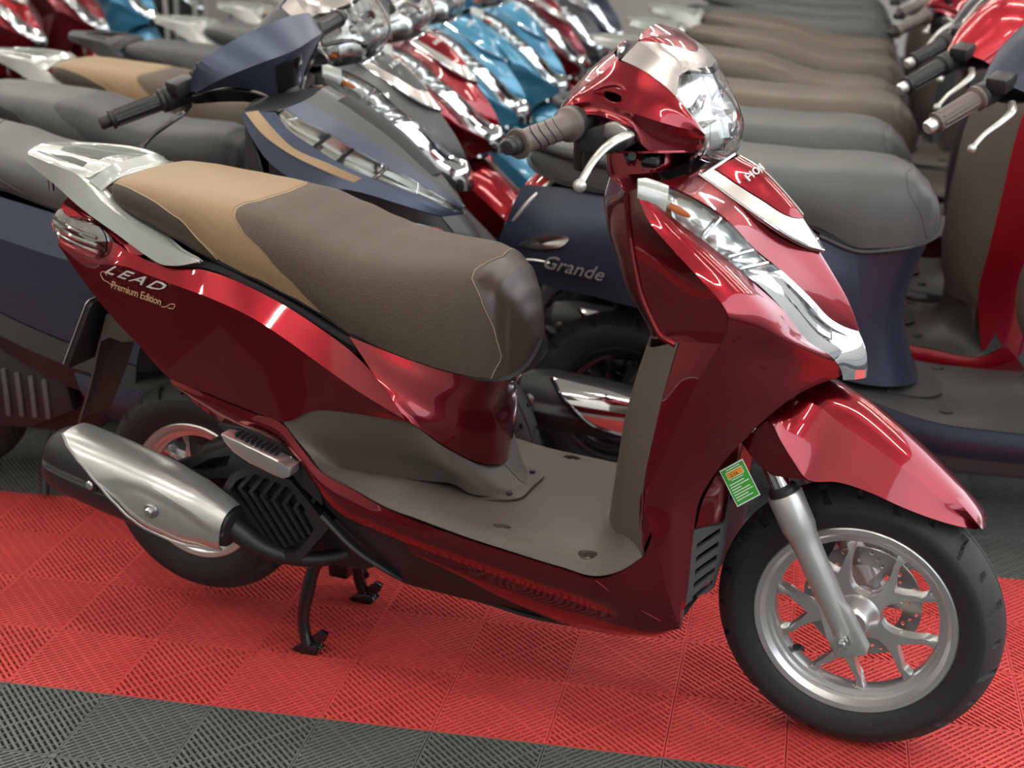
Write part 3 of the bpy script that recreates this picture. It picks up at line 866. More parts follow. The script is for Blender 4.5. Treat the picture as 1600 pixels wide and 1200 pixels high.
# hollow tub under the seat closes the body from above
L.add('body_tub', sheet('body_tub', [[(p[0], p[1]*.98, p[2]-.012) for p in gt], [(p[0], 0, p[2]-.012) for p in gt], [(p[0], -p[1]*.98, p[2]-.012) for p in gt]], 24, 8, .010, (.2, 0, .2)), 'black_plastic')

# skirts
sk_t = [(.056, -.162, .531), (.145, -.176, .517), (.249, -.187, .500), (.305, -.192, .492), (.342, -.193, .452), (.380, -.194, .414), (.443, -.198, .393), (.505, -.203, .372), (.573, -.206, .358), (.640, -.208, .347), (.737, -.211, .335), (.830, -.215, .326), (.892, -.219, .322), (.935, -.221, .343), (.967, -.213, .372), (.982, -.211, .412)]
sk_b = [(.070, -.158, .514), (.120, -.163, .484), (.175, -.170, .462), (.285, -.186, .456), (.320, -.190, .439), (.366, -.193, .388), (.412, -.195, .345), (.480, -.196, .326), (.566, -.196, .306), (.650, -.196, .292), (.750, -.196, .275), (.845, -.197, .262), (.910, -.199, .254), (.955, -.201, .253), (1.000, -.202, .258), (1.024, -.201, .263)]
sk_m = [((a[0]+b[0])/2, (a[1]+b[1])/2-.006, (a[2]+b[2])/2) for a, b in zip(sk_t, sk_b)]
sk_u = [(.560, -.180, .290), (.640, -.165, .250), (.720, -.146, .205), (.800, -.142, .186), (.870, -.142, .183), (.935, -.150, .192), (.985, -.163, .212), (1.030, -.182, .254)]
sk_b2 = [(.540, -.195, .309), (.620, -.196, .297), (.700, -.196, .284), (.780, -.196, .271), (.850, -.197, .262), (.915, -.199, .254), (.970, -.201, .254), (1.026, -.200, .262)]
un_t = [(.360, -.186, .385), (.410, -.188, .345), (.480, -.190, .326), (.566, -.190, .304), (.650, -.186, .282), (.750, -.178, .255), (.850, -.160, .225)]
un_b = [(.375, -.150, .315), (.425, -.140, .262), (.490, -.130, .200), (.566, -.128, .192), (.650, -.128, .188), (.750, -.130, .184), (.850, -.132, .186)]
un_c = [(.375, 0, .300), (.425, 0, .250), (.490, 0, .195), (.566, 0, .185), (.650, 0, .180), (.750, 0, .176), (.850, 0, .178)]
for s in (1, -1):
    k = L.add('side_skirt', sheet('side_skirt', [sy(sk_t, s), sy(sk_m, s), sy(sk_b, s)], 60, 8, .004, (.6, 0, .4)), 'paint')
    L.add('skirt_underside', sheet('skirt_underside', [sy(sk_b2, s), sy([((a[0]+b[0])/2, (a[1]+b[1])/2-.008, (a[2]+b[2])/2-.006) for a, b in zip(sk_b2, sk_u)], s), sy(sk_u, s)], 32, 8, .004, (.8, 0, .4)), 'paint', k)
    L.add('skirt_seam', tube('skirt_seam', sy([(.893, -.2205, .321), (.915, -.2175, .305), (.955, -.2095, .282), (.998, -.2045, .262)], s), .0012, 6, 16), 'maroon', k)
    L.add('under_cover', sheet('under_cover', [sy(un_t, s), sy([((a[0]+b[0])/2, (a[1]+b[1])/2-.006, (a[2]+b[2])/2) for a, b in zip(un_t, un_b)], s), sy(un_b, s)], 28, 8, .004, (.6, 0, .4)), 'black_plastic')
belly = [(.375, .300), (.425, .250), (.490, .195), (.566, .186), (.650, .182), (.750, .178), (.850, .180), (.935, .190), (.985, .210), (1.025, .252)]
L.add('belly_pan', sheet('belly_pan', [[(x, -w, z+.004) for (x, z), w in zip(belly, (.15, .14, .13, .128, .128, .14, .14, .148, .16, .17))], [(x, 0, z-.004) for x, z in belly], [(x, w, z+.004) for (x, z), w in zip(belly, (.15, .14, .13, .128, .128, .14, .14, .148, .16, .17))]], 30, 10, .006, (.7, 0, .4)), 'black_plastic')
# stand pedal bar on the right flank
L.add('flank_rail', tube('flank_rail', [(.372, -.186, .330), (.430, -.172, .268), (.480, -.150, .226), (.500, -.135, .205)], [.010, .010, .009, .006], 8, 14, .6), 'black_plastic')

# ------------------------------------------------------------------ seat: a section y,z for every x, cut into its upholstery panels
ST = [  # x, half width, bottom z, top z
    (-.092, .060, .850, .856), (-.088, .088, .843, .866), (-.078, .106, .836, .874), (-.050, .118, .825, .879), (.000, .127, .810, .877), (.080, .137, .786, .869), (.148, .146, .762, .862), (.244, .152, .735, .850), (.315, .155, .711, .828),
    (.373, .156, .688, .808), (.424, .156, .660, .795), (.488, .151, .636, .788), (.543, .143, .620, .786), (.590, .132, .607, .785), (.630, .117, .597, .776), (.660, .098, .591, .756), (.682, .074, .592, .724), (.696, .048, .602, .690), (.7035, .020, .622, .658), (.7050, .001, .638, .640)]
def seat_station(x, ST=None):
    ST = ST or globals()['ST']
    if x <= ST[0][0]: return ST[0][1:]
    if x >= ST[-1][0]: return ST[-1][1:]
    for a, b in zip(ST, ST[1:]):
        if a[0] <= x <= b[0]:
            f = (x-a[0])/(b[0]-a[0])
            f = f*.55 + (f*f*(3-2*f))*.45
            return tuple(a[i]*(1-f)+b[i]*f for i in (1, 2, 3))
def seat_pt(x, s, tab=None):
    """s in [-1, 1]: right lower edge ... crown ... left lower edge"""
    w, zb, zt = seat_station(x, tab)
    a = abs(s); sg = -1 if s < 0 else 1
    h = zt-zb
    # rounded-box section
    kp = [(0, 0, 1.02), (.20, .36, 1.0), (.38, .64, .965), (.52, .845, .89), (.62, .955, .76), (.74, 1.02, .54), (.87, 1.035, .26), (1, 1.0, 0)]
    for p, q in zip(kp, kp[1:]):
        if p[0] <= a <= q[0]:
            f = (a-p[0])/(q[0]-p[0]); break
    i = kp.index(p)
    pts = [V((k[1], k[2], 0)) for k in kp]
    def tg(n):
        if n == 0: return V((.35, 0, 0))*((kp[1][0]-kp[0][0])/.2)
        if n == len(kp)-1: return (pts[-1]-pts[-2])/(kp[-1][0]-kp[-2][0])
        return (pts[n+1]-pts[n-1])/(kp[n+1][0]-kp[n-1][0])
    dt = q[0]-p[0]
    m0 = tg(i)*dt if i else V((1.8*dt, 0, 0)); m1 = tg(i+1)*dt
    r = pts[i]*(2*f**3-3*f*f+1)+m0*(f**3-2*f*f+f)+pts[i+1]*(-2*f**3+3*f*f)+m1*(f**3-f*f)
    return V((x, sg*r.x*w, zb+r.y*h))
def interp(tab, s):
    s = abs(s)
    for a, b in zip(tab, tab[1:]):
        if a[0] <= s <= b[0]:
            f = (s-a[0])/(b[0]-a[0]); f = f*.6+(f*f*(3-2*f))*.4
            return a[1]*(1-f)+b[1]*f
    return tab[-1][1]
XB = [(0, .226), (.30, .214), (.42, .200), (.50, .196), (.58, .200), (.68, .224), (.80, .280), (.90, .330), (1, .374)]      # tan / brown seam
XF = [(0, .640), (.25, .632), (.40, .626), (.50, .628), (.62, .648), (.75, .668), (.88, .676), (1, .662)]                    # front band seam
def band_s(x): return interp([(0, .60), (.06, .64), (.12, .70), (.18, .78), (.23, .90), (.255, 1.0), (.5, 1.0)], min(max(x+.09, 0), .5))
def seat_patch(name, x0, x1, s_of, nu, nv, th=.006):
    g = []
    for i in range(nu+1):
        row = []
        for j in range(nv+1):
            s = s_of(i/nu, j/nv)
            x = x0(s)+(x1(s)-x0(s))*i/nu
            row.append(seat_pt(x, s))
        g.append(row)
    return sheet_grid(name, g, th, (.3, 0, .55), 50)
se = L.add('seat', seat_patch('seat', lambda s: interp(XB, s), lambda s: interp(XF, s), lambda u, v: -1+2*v, 40, 64), 'seat_main')
def tan_s(u, v):
    k = 2*v-1
    x = -.09+(interp(XB, k)+.09)*u
    return k*band_s(x)
def tan_grid():
    g = []
    for i in range(31):
        row = []
        for j in range(65):
            k = -1+2*j/64
            u = i/30
            s = k
            for _ in range(6):
                x = -.092+(interp(XB, s)+.092)*u
                s = k*band_s(x)
            row.append(seat_pt(x, s))
        g.append(row)
    return g
L.add('passenger_pad', sheet_grid('passenger_pad', tan_grid(), .006, (.3, 0, .55), 50), 'seat_rear', se)
for sg in (-1, 1):
    g = []
    for i in range(25):
        x = -.092+(.165+.092)*i/24
        g.append([seat_pt(x, sg*(band_s(x)+(1-band_s(x))*j/8)) for j in range(9)])
    L.add('seat_side_panel', sheet_grid('seat_side_panel', g, .006, (.3, 0, .55), 50), 'seat_sidec', se)
    L.add('seat_piping', tube('seat_piping', [seat_pt(-.090+(.165+.090)*i/20, sg*min(1, band_s(-.090+(.165+.090)*i/20)))+V((0, .0004*sg, .0004)) for i in range(21)], .0009, 5), 'thread', se)
L.add('seat_nose', seat_patch('seat_nose', lambda s: interp(XF, s), lambda s: .7050, lambda u, v: -1+2*v, 24, 64), 'seat_front', se)
L.add('nose_stitching', tube('nose_stitching', [seat_pt(interp(XF, -1+2*i/60)-.003, -1+2*i/60)+(seat_pt(interp(XF, -1+2*i/60), -1+2*i/60)-V((.4, 0, .69))).normalized()*.0004 for i in range(61)], .0007, 5), 'thread', se)
L.add('pad_stitching', tube('pad_stitching', [seat_pt(interp(XB, -1+2*i/60)-.006, -1+2*i/60) for i in range(61)], .0006, 5), 'thread_dark', se)
L.add('seat_base', sheet('seat_base', [[(x, -w*.97, zb+.002) for x, w, zb, zt in ST], [(x, 0, zb-.006) for x, w, zb, zt in ST], [(x, w*.97, zb+.002) for x, w, zb, zt in ST]], 30, 8, .008, (.3, 0, .5)), 'black_plastic', se)

# ------------------------------------------------------------------ grab rail
al = [(-.293, -.078, .886), (-.240, -.100, .870), (-.191, -.118, .853), (-.140, -.130, .826), (-.044, -.142, .781), (.019, -.152, .753), (.054, -.158, .742), (.090, -.163, .744), (.141, -.168, .757)]
au = [(-.290, -.072, .898), (-.240, -.095, .894), (-.190, -.112, .889), (-.145, -.118, .880), (-.085, -.126, .836), (-.030, -.135, .808), (.030, -.145, .785), (.098, -.158, .766), (.142, -.167, .758)]
ai = [(p[0]+.004, p[1]+.026, p[2]+.003) for p in au]
ai[-1] = (.141, -.160, .757); ai[-2] = (.094, -.145, .766)
aj = [(p[0]+.004, p[1]+.028, p[2]+.002) for p in al]
aj[-1] = (.140, -.160, .756)
rails = []
for s in (1, -1):
    rail = L.add('grab_rail', sheet('grab_rail', [[sy(al, s), sy(au, s)], [sy(au, s), sy([((a[0]+b[0])/2, (a[1]+b[1])/2, (a[2]+b[2])/2+.002) for a, b in zip(au, ai)], s), sy(ai, s)], [sy(ai, s), sy(aj, s)]], 36, 5, .004, (-.1, -.1*s, .76), angle=30), 'rack')
    rails.append(rail)
    for px, pz in ((-.232, .862), (-.150, .820)):
        L.add('rail_bolt', lathe('rail_bolt', (px, -.085*s, pz), (px, -.085*s, pz-.025), [(0, .006), (1, .005)], 10), 'steel', rail)
def rz(x, y): return .906-(x+.31)*.085-abs(y)*.10-max(0, abs(y)-.07)*.1
plate_o = [(-.312, -.030), (-.300, -.060), (-.290, -.074), (-.240, -.096), (-.190, -.113), (-.145, -.119), (-.122, -.112), (-.118, -.07), (-.116, 0)]
plate_o = plate_o+[(x, -y) for x, y in reversed(plate_o[:-1])]+[(-.314, 0)]
slots = []
for s in (1, -1):
    slots.append([(-.262, -.046*s), (-.200, -.078*s), (-.160, -.080*s), (-.168, -.055*s), (-.215, -.042*s)])
slots.append([(-.258, -.022), (-.205, -.030), (-.160, -.034), (-.156, 0), (-.160, .034), (-.205, .030), (-.258, .022), (-.264, 0)])
bm = bmesh.new()
add_prism(bm, plate_o, lambda u, v: (u, v, rz(u, v)), lambda u, v: (u, v, rz(u, v)-.012), slots)
rp = L.add('rack_plate', finish(bm, 'rack_plate', 30), 'rack')
L.add('rack_tray', sheet('rack_tray', [[(-.275, -.05, .876), (-.21, -.085, .862), (-.145, -.095, .855)], [(-.275, 0, .880), (-.21, 0, .868), (-.145, 0, .862)], [(-.275, .05, .876), (-.21, .085, .862), (-.145, .095, .855)]], 12, 12, .004, (-.2, 0, .7)), 'rack', rp)
cb = [[(-.118, -.116, .868), (-.112, -.08, .885), (-.110, 0, .890), (-.112, .08, .885), (-.118, .116, .868)], [(-.098, -.112, .850), (-.092, -.08, .864), (-.090, 0, .868), (-.092, .08, .864), (-.098, .112, .850)], [(-.112, -.112, .842), (-.106, -.08, .852), (-.104, 0, .855), (-.106, .08, .852), (-.112, .112, .842)]]
L.add('rack_crossbar', sheet('rack_crossbar', cb, 24, 8, .004, (-.2, 0, .86)), 'rack', rp)

# ------------------------------------------------------------------ tail
for s in (1, -1):
    tl = sy([(-.229, -.098, .783), (-.210, -.098, .806), (-.180, -.106, .794), (-.120, -.121, .790), (-.092, -.128, .784), (-.082, -.131, .766), (-.084, -.135, .745), (-.105, -.136, .731), (-.144, -.131, .736), (-.202, -.117, .750)], s)
    h = L.add('rear_signal', blob('rear_signal', [(p[0], p[1]*.93, p[2]) for p in tl], .004, .01, (-.2, -s, 0), 40, 4), 'reflector_white')
    L.add('lens', blob('signal_lens', tl, .012, .003, (-.2, -s, .05), 48, 6), 'lens_clear', h)
    for dz in (.014, 0, -.012):
        L.add('lens_bar', tube('lens_bar', sy([(-.216, -.106, .778+dz), (-.165, -.126, .768+dz), (-.096, -.139, .757+dz)], s), .0035, 6, 16), 'chrome', h)
    cap = sy([(-.212, -.090, .812), (-.196, -.100, .800), (-.150, -.114, .795), (-.095, -.126, .788), (-.060, -.130, .765), (-.020, -.132, .745), (.010, -.128, .752), (-.080, -.105, .800), (-.140, -.085, .822), (-.195, -.070, .824)], s)
    L.add('tail_cap', blob('tail_cap', cap, .004, .004, (0, -.6*s, .8), 40, 4), 'paint')
rl = [[(-.205, -.09, .815), (-.232, -.095, .780), (-.205, -.112, .748)], [(-.222, -.05, .822), (-.255, -.05, .780), (-.222, -.05, .735)], [(-.228, 0, .824), (-.262, 0, .780), (-.228, 0, .730)]]
L.add('tail_lamp', sheet('tail_lamp', mirror(rl), 16, 16, .004, (-.1, 0, .78)), 'lens_red')
L.add('tail_cover', sheet('tail_cover', mirror([[(-.205, -.088, .818), (-.10, -.118, .785), (-.02, -.120, .765)], [(-.218, -.04, .826), (-.10, -.05, .815), (-.02, -.05, .790)], [(-.220, 0, .828), (-.10, 0, .820), (-.02, 0, .795)]]), 14, 14, .004, (-.1, 0, .7)), 'paint')
L.add('tail_underside', sheet('tail_underside', mirror([[(-.205, -.112, .748), (-.150, -.122, .690), (-.078, -.132, .628), (.054, -.150, .535), (.12, -.15, .49)], [(-.215, -.05, .735), (-.150, -.06, .672), (-.078, -.06, .612), (.054, -.06, .54), (.12, -.06, .50)], [(-.218, 0, .730), (-.150, 0, .668), (-.078, 0, .608), (.054, 0, .54), (.12, 0, .50)]]), 20, 14, .004, (-.05, 0, .8)), 'black_plastic')
# rear mudguard with number-plate carrier
mg_o = [[(-.100, -.068, .628), (-.145, -.066, .600), (-.178, -.062, .545), (-.205, -.058, .480), (-.232, -.054, .420), (-.262, -.050, .362)], [(-.110, 0, .636), (-.160, 0, .606), (-.195, 0, .545), (-.222, 0, .480), (-.250, 0, .420), (-.278, 0, .360)]]
mg = L.add('rear_mudguard', sheet('rear_mudguard', mirror(mg_o), 24, 10, .004, (0, 0, .4)), 'brown')
L.add('mudguard_gusset', side_plate('mudguard_gusset', [(-.075, .622), (-.05, .600), (-.08, .560), (-.118, .552), (-.145, .560), (-.172, .545), (-.150, .602), (-.110, .630)], -.070, -.062, (), .001), 'brown', mg)
L.add('mudguard_gusset', side_plate('mudguard_gusset', [(-.075, .622), (-.05, .600), (-.08, .560), (-.118, .552), (-.145, .560), (-.172, .545), (-.150, .602), (-.110, .630)], .062, .070, (), .001), 'brown', mg)
bm = bmesh.new()
po = [(-.100, 0), (-.100, .135), (-.092, .142), (.092, .142), (.100, .135), (.100, 0), (.09, -.006), (-.09, -.006)]
add_prism(bm, po, lambda u, v: (-.226+v*.50, u, .498+v*.93), lambda u, v: (-.234+v*.50, u, .503+v*.93), (), .002)
L.add('plate_carrier', finish(bm, 'plate_carrier'), 'black_plastic', mg)
bm = bmesh.new()
add_prism(bm, [(u*1.02, v*1.02-.001) for u, v in po], lambda u, v: (-.235+v*.50, u, .5035+v*.93), lambda u, v: (-.237+v*.50, u, .5045+v*.93))
L.add('plate_rim', finish(bm, 'plate_rim'), 'alloy', mg)

# ------------------------------------------------------------------ exhaust
def muf_sec(t):
    c0, c1 = V((-.203, -.192, .364)), V((.192, -.196, .276))
    rtab = [(0, .030), (.02, .048), (.06, .058), (.14, .063), (.35, .064), (.60, .062), (.80, .054), (.92, .043), (1.0, .034)]
    r = interp(rtab, t)
    return c0.lerp(c1, t), r
MA = V((.976, -.01, -.217)).normalized()
MU = V((.217, 0, .976)).normalized()
MO = V((0, -1, 0))
def muf_pt(t, ang, off=0):
    c, r = muf_sec(t)
    ca, sa = math.cos(ang), math.sin(ang)
    k = (abs(ca)**2.6+abs(sa)**2.6)**(-1/2.6)
    return c+(MO*ca*.92+MU*sa)*(r*k+off)
g = [[muf_pt(i/30, 2*PI*j/40) for j in range(41)] for i in range(31)]
mu = L.add('muffler', sheet_grid('muffler', g, .004, (0, -.19, .32), 40), 'black_plastic')
for i, nm in ((0, 'end'), (30, 'front')):
    c, r = muf_sec(i/30)
    L.add('muffler_cap', blob('muffler_cap', [muf_pt(i/30, 2*PI*j/24) for j in range(24)], .006, .004, -MA if i == 0 else MA, 40, 4), 'black_plastic', mu)
low = [(0, 70), (.10, 62), (.18, 44), (.28, 30), (.38, 14), (.46, -2), (.56, -20), (.66, -32), (.80, -46), (1, -58)]
g = []
for i in range(41):
    t = .105+.885*i/40
    a0 = math.radians(118); a1 = math.radians(interp(low, t))
    col = []
    for j in range(41):
        a = a0+(a1-a0)*j/40
        p = muf_pt(t, a, .008)
        # folded facet: a flat hollow under a sharp crease that runs to the front tip
        if t > .36:
            ac = interp([(.36, 16), (.46, 34), (.60, 40), (.80, 34), (1.0, 8)], t)
            f = (ac-math.degrees(a))/14
            if f > 0:
                p += MO*(-.0060)*min(1, f)*min(1, (t-.36)/.10)*min(1, (1-t)/.12)
        col.append(p)
    g.append(col)
L.add('heat_shield', sheet_grid('heat_shield', g, .0035, (0, -.19, .32), 16), 'silver', mu)
L.add('shield_rim', tube('shield_rim', [muf_pt(.105+.885*i/30, math.radians(interp(low, .105+.885*i/30)), .008) for i in range(31)], .0026, 6), 'alloy', mu)
for t, a in ((.335, 6), (.66, 4)):
    p = muf_pt(t, math.radians(a), .006)
    if t < .5: p = muf_pt(t, math.radians(6), .001)
    cup = L.add('bolt_cup', lathe('bolt_cup', p+V((0, .004, 0)), p+V((0, -.0025, 0)), [(0, .014), (.8, .014), (1, .0125)], 18), 'black_plastic' if t < .5 else 'steel', mu)
    L.add('muffler_bolt', lathe('muffler_bolt', p, p+V((0, -.009, 0)), [(0, .009), (.7, .009), (1, .006)], 12), 'chrome', mu)
L.add('exhaust_pipe', tube('exhaust_pipe', [(.185, -.192, .276), (.240, -.175, .235), (.300, -.130, .205), (.380, -.070, .215), (.430, -.03, .26)], [.022, .015, .014, .014, .014], 14, 24), 'black_plastic', mu)

# ------------------------------------------------------------------ engine, swing arm, radiator cover
L.add('engine_block', side_plate('engine_block', [(.02, .30), (.05, .22), (.20, .175), (.40, .18), (.47, .22), (.48, .34), (.40, .42), (.16, .42), (.06, .38)], -.095, .15, (), .015), 'black_plastic')
L.add('swing_arm', side_plate('swing_arm', [(-.045, .275), (-.010, .335), (.160, .408), (.205, .398), (.175, .345), (.095, .330), (.03, .262), (-.02, .235)], -.128, -.100, [[(.060, .345), (.105, .372), (.150, .385), (.140, .362), (.09, .342)]], 0), 'black_plastic')
L.add('rear_axle_nut', lathe('rear_axle_nut', (0, -.128, RZ), (0, -.142, RZ), [(0, .016), (.5, .016), (1, .010)], 12), 'steel')
L.add('rear_shock', tube('rear_shock', [(-.035, .115, .30), (.00, .115, .58)], .024, 14), 'black_plastic')
rc_o = [(.152, .332), (.172, .364), (.215, .392), (.300, .374), (.338, .334), (.372, .294), (.345, .262), (.306, .216), (.247, .214), (.200, .270)]
rc_i = [(.168, .332), (.184, .355), (.220, .376), (.292, .361), (.328, .322), (.346, .294), (.326, .262), (.298, .232), (.255, .230), (.212, .280)]
rc = L.add('radiator_cover', side_plate('radiator_cover', rc_o, -.165, -.120, [rc_i], 0), 'black_plastic')
L.add('radiator_core', side_plate('radiator_core', rc_i, -.140, -.122), 'rubber', rc)
for k in range(7):
    # slats run down-forward and turn up at the rear edge in a chevron
    o = .021*k
    a = V((.170+o, 0, .334+.001*k)); b = V((.196+o*.98, 0, .372-.004*k)); c = V((.262+o*.62, 0, .226+.012*k))
    pts = [(a.x+.034, a.z+.026), (a.x+.008, a.z), (c.x, c.z)]
    w = .0036
    up = [(.222+.020*k, .380-.006*k), (.185+.023*k, .338-.004*k), (.262+.0135*k, .228+.0085*k)]
    poly = [(up[0][0]-w, up[0][1]+w*.4), (up[1][0]-w*1.2, up[1][1]), (up[2][0]-w, up[2][1]), (up[2][0]+w, up[2][1]), (up[1][0]+w*1.2, up[1][1]), (up[0][0]+w, up[0][1]-w*.4)]
    L.add('radiator_slat', side_plate('radiator_slat', poly, -.158, -.130), 'black_plastic', rc)
L.add('rear_flank_cover', side_plate('rear_flank_cover', [(.165, .468), (.235, .470), (.290, .455), (.325, .432), (.372, .384), (.372, .345), (.330, .375), (.318, .392), (.300, .424), (.240, .446), (.175, .458)], -.183, -.165, (), .002), 'black_plastic')
# folded passenger foot peg
pg = [(.196, .468), (.206, .466), (.312, .436), (.318, .430), (.337, .426), (.334, .408), (.318, .402), (.296, .409), (.255, .420), (.222, .436), (.205, .452)]
peg = L.add('foot_peg', side_plate('foot_peg', pg, -.222, -.190, (), .003), 'alloy')
for k in range(9):
    f = k/8
    L.add('peg_rib', box('peg_rib', (.222+f*.078, -.214, .462-f*.022), (.2255+f*.078, -.192, .470-f*.022)), 'black_plastic', peg)

# centre stand
for s in (1, -1):
    stl = L.add('stand_leg', tube('stand_leg', sy([(.335, -.085, .205), (.300, -.090, .180), (.280, -.098, .120), (.272, -.106, .060), (.282, -.112, .014)], s), [.012, .012, .0135, .012, .012], 12, 20), 'black_gloss')
    L.add('stand_foot', side_plate('stand_foot', [(.250, .004), (.262, .0), (.300, .0), (.312, .012), (.302, .022), (.270, .018)], -.122*s, -.098*s, (), .002), 'black_gloss', stl)
    L.add('stand_tab', side_plate('stand_tab', [(.296, .014), (.318, .028), (.326, .046), (.312, .052), (.290, .034)], -.112*s, -.104*s, (), .001), 'black_gloss', stl)
L.add('stand_bar', tube('stand_bar', [(.325, -.09, .195), (.325, .09, .195)], .011, 10), 'black_gloss')
L.add('stand_pedal', tube('stand_pedal', [(.285, .115, .055), (.240, .150, .062), (.215, .165, .066)], .008, 8), 'black_gloss')
L.add('pedal_pad', box('pedal_pad', (.190, .125, .030), (.235, .165, .075), .005), 'black_gloss')

# ------------------------------------------------------------------ handlebar
U1 = [(.820, -.188, 1.062), (.830, -.178, 1.078), (.848, -.158, 1.095), (.869, -.124, 1.116), (.876, -.112, 1.1225), (.884, -.1125, 1.1205), (.910, -.1155, 1.112), (.940, -.1165, 1.096), (.966, -.116, 1.076), (.992, -.113, 1.048), (1.011, -.105, 1.019)]
RG = [(.822, -.193, 1.056), (.836, -.194, 1.066), (.852, -.194, 1.071), (.873, -.192, 1.071), (.892, -.187, 1.065), (.910, -.182, 1.060), (.930, -.174, 1.054), (.950, -.158, 1.045), (.972, -.140, 1.036), (.993, -.122, 1.028), (1.0112, -.106, 1.017)]
LL = [(.826, -.196, 1.048), (.845, -.199, 1.052), (.866, -.200, 1.055), (.888, -.199, 1.052), (.910, -.191, 1.043), (.926, -.181, 1.034), (.934, -.170, 1.012), (.946, -.150, .997), (.970, -.124, .993), (.990, -.106, .993), (1.008, -.100, 1.000)]
UM = [((a[0]+b[0])/2+.001, (a[1]+b[1])/2-.003, (a[2]+b[2])/2+.002) for a, b in zip(U1, RG)]
RM = [((a[0]+b[0])/2-.002, (a[1]+b[1])/2+.004, (a[2]+b[2])/2) for a, b in zip(RG, LL)]
for s in (1, -1):
    cover = sheet('handlebar_cover', [[sy(U1, s), sy(UM, s), sy(RG, s)], [sy(RG, s), sy(RM, s), sy(LL, s)]], 44, 8, .003, (.92, 0, 1.03), angle=26)
    o = sy([(.878, -.1775, 1.090), (.892, -.1755, 1.090), (.903, -.1745, 1.083), (.902, -.176, 1.074), (.890, -.1785, 1.071), (.879, -.1795, 1.079)], s)
    o = [tuple(q) for q in cat(o+[o[0]], 24, False)[:-1]]
    hc = L.add('handlebar_cover', cut(cover, [prism_along(None, (.25, -.75*s, .6), o, -.022, .022)], 'handlebar_cover'), 'paint', None, True)
    L.add('socket_brow', tube('socket_brow', sy([(.862, -.182, 1.086), (.880, -.1775, 1.094), (.896, -.1745, 1.0955), (.910, -.1725, 1.088)], s), [.001, .004, .0045, .001], 8, 16), 'paint', hc)
    sw = L.add('switch_housing', lathe('switch_housing', (.838, -.150*s, 1.032), (.836, -.212*s, 1.041), [(0, .022), (.1, .026), (.85, .027), (1, .022)], 20), 'black_plastic', None, True)
    L.add('lever_perch', side_plate('lever_perch', [(.845, 1.000), (.850, 1.030), (.895, 1.046), (.922, 1.036), (.926, 1.012), (.900, 1.000)], -.205*s, -.155*s, (), .005), 'black_plastic', sw)
    L.add('lever_clamp', side_plate('lever_clamp', [(.888, 1.028), (.892, 1.046), (.906, 1.048), (.924, 1.038), (.922, 1.024), (.900, 1.020)], -.212*s, -.198*s, (), .003), 'steel', sw)
    L.add('hose_boot', lathe('hose_boot', (.842, -.165*s, 1.02), (.832, -.150*s, .965), [(0, .014), (.6, .013), (1, .010)], 12), 'black_plastic', sw)
    L.add('hose_boot', lathe('hose_boot', (.860, -.185*s, 1.015), (.850, -.165*s, .968), [(0, .011), (.6, .011), (1, .009)], 12), 'black_plastic', sw)
    gp0, gp1 = V((.836, -.205*s, 1.040)), V((.8035, -.328*s, 1.028))
    gr = L.add('handle_grip', lathe('handle_grip', gp0, gp1, [(0, .0255), (.035, .0265), (.07, .0255), (.10, .0205), (.16, .0185), (.86, .0172), (.93, .0178), (.95, .0215), (.985, .0220), (1, .020)], 28), 'grip', None, True)
    for q in range(4):
        f = .30+.14*q
        c = gp0.lerp(gp1, f); ax = (gp1-gp0).normalized(); x, y, z = frame_from(ax)
        ringp = []
        for a in range(25):
            t = 2*PI*a/24
            ringp.append(c+(x*math.cos(t)+y*math.sin(t))*.0180+ax*.010*math.sin(t+1.1)+ax*.006*math.sin(2*t))
        L.add('grip_groove', tube('grip_groove', ringp, .0009, 5), 'black_plastic', gr)
    be = gp1+(gp1-gp0).normalized()*.024
    L.add('bar_end', lathe('bar_end', gp1, be, [(0, .0135), (.35, .0140), (.55, .0135), (.62, .0115), (.95, .0105), (1, .008)], 20), 'bar_end', gr)
    L.add('lever', tube('lever', sy([(.924, -.196, 1.028), (.922, -.214, 1.028), (.914, -.236, 1.024), (.905, -.260, 1.014), (.898, -.282, 1.000), (.894, -.300, .985), (.8915, -.309, .976)], s), [.008, .0088, .0085, .0072, .0062, .0060, .0058], 12, 26, .75), 'silver', sw)
    bm = bmesh.new(); bmesh.ops.create_uvsphere(bm, u_segments=16, v_segments=10, radius=.0098, matrix=Matrix.Translation((.891, -.311*s, .973)))
    L.add('lever_ball', finish(bm, 'lever_ball'), 'silver', sw)
# rider-side cover, dash and underside
U1b = [(.822, -.193, 1.056), (.822, -.184, 1.070), (.842, -.166, 1.090), (.860, -.140, 1.106), (.876, -.111, 1.123)]
bkc = [[(.822, -.193, 1.056), (.826, -.180, 1.076), (.842, -.166, 1.090), (.860, -.140, 1.106), (.876, -.111, 1.123)], [(.806, -.185, 1.040), (.806, -.165, 1.060), (.815, -.13, 1.085), (.830, -.10, 1.108), (.855, -.075, 1.130)], [(.800, -.13, 1.010), (.798, -.11, 1.045), (.802, -.08, 1.075), (.818, -.06, 1.105), (.848, -.04, 1.135)], [(.798, 0, 1.000), (.794, 0, 1.040), (.798, 0, 1.075), (.815, 0, 1.108), (.848, 0, 1.140)]]
bc_ = L.add('handlebar_rear_cover', sheet('handlebar_rear_cover', mirror(bkc), 16, 24, .003, (.9, 0, 1.03)), 'paint', None, True)
L.add('dash_panel', sheet('dash_panel', mirror([[(.862, -.095, 1.118), (.880, -.100, 1.128), (.894, -.083, 1.146)], [(.850, -.03, 1.136), (.874, -.04, 1.140), (.893, -.04, 1.154)], [(.849, 0, 1.138), (.873, 0, 1.142), (.896, 0, 1.158)]]), 8, 12, .003, (.9, 0, 1.0)), 'black_gloss', bc_, True)
hl = [(.800, -.13, 1.010), (.826, -.190, 1.048)]
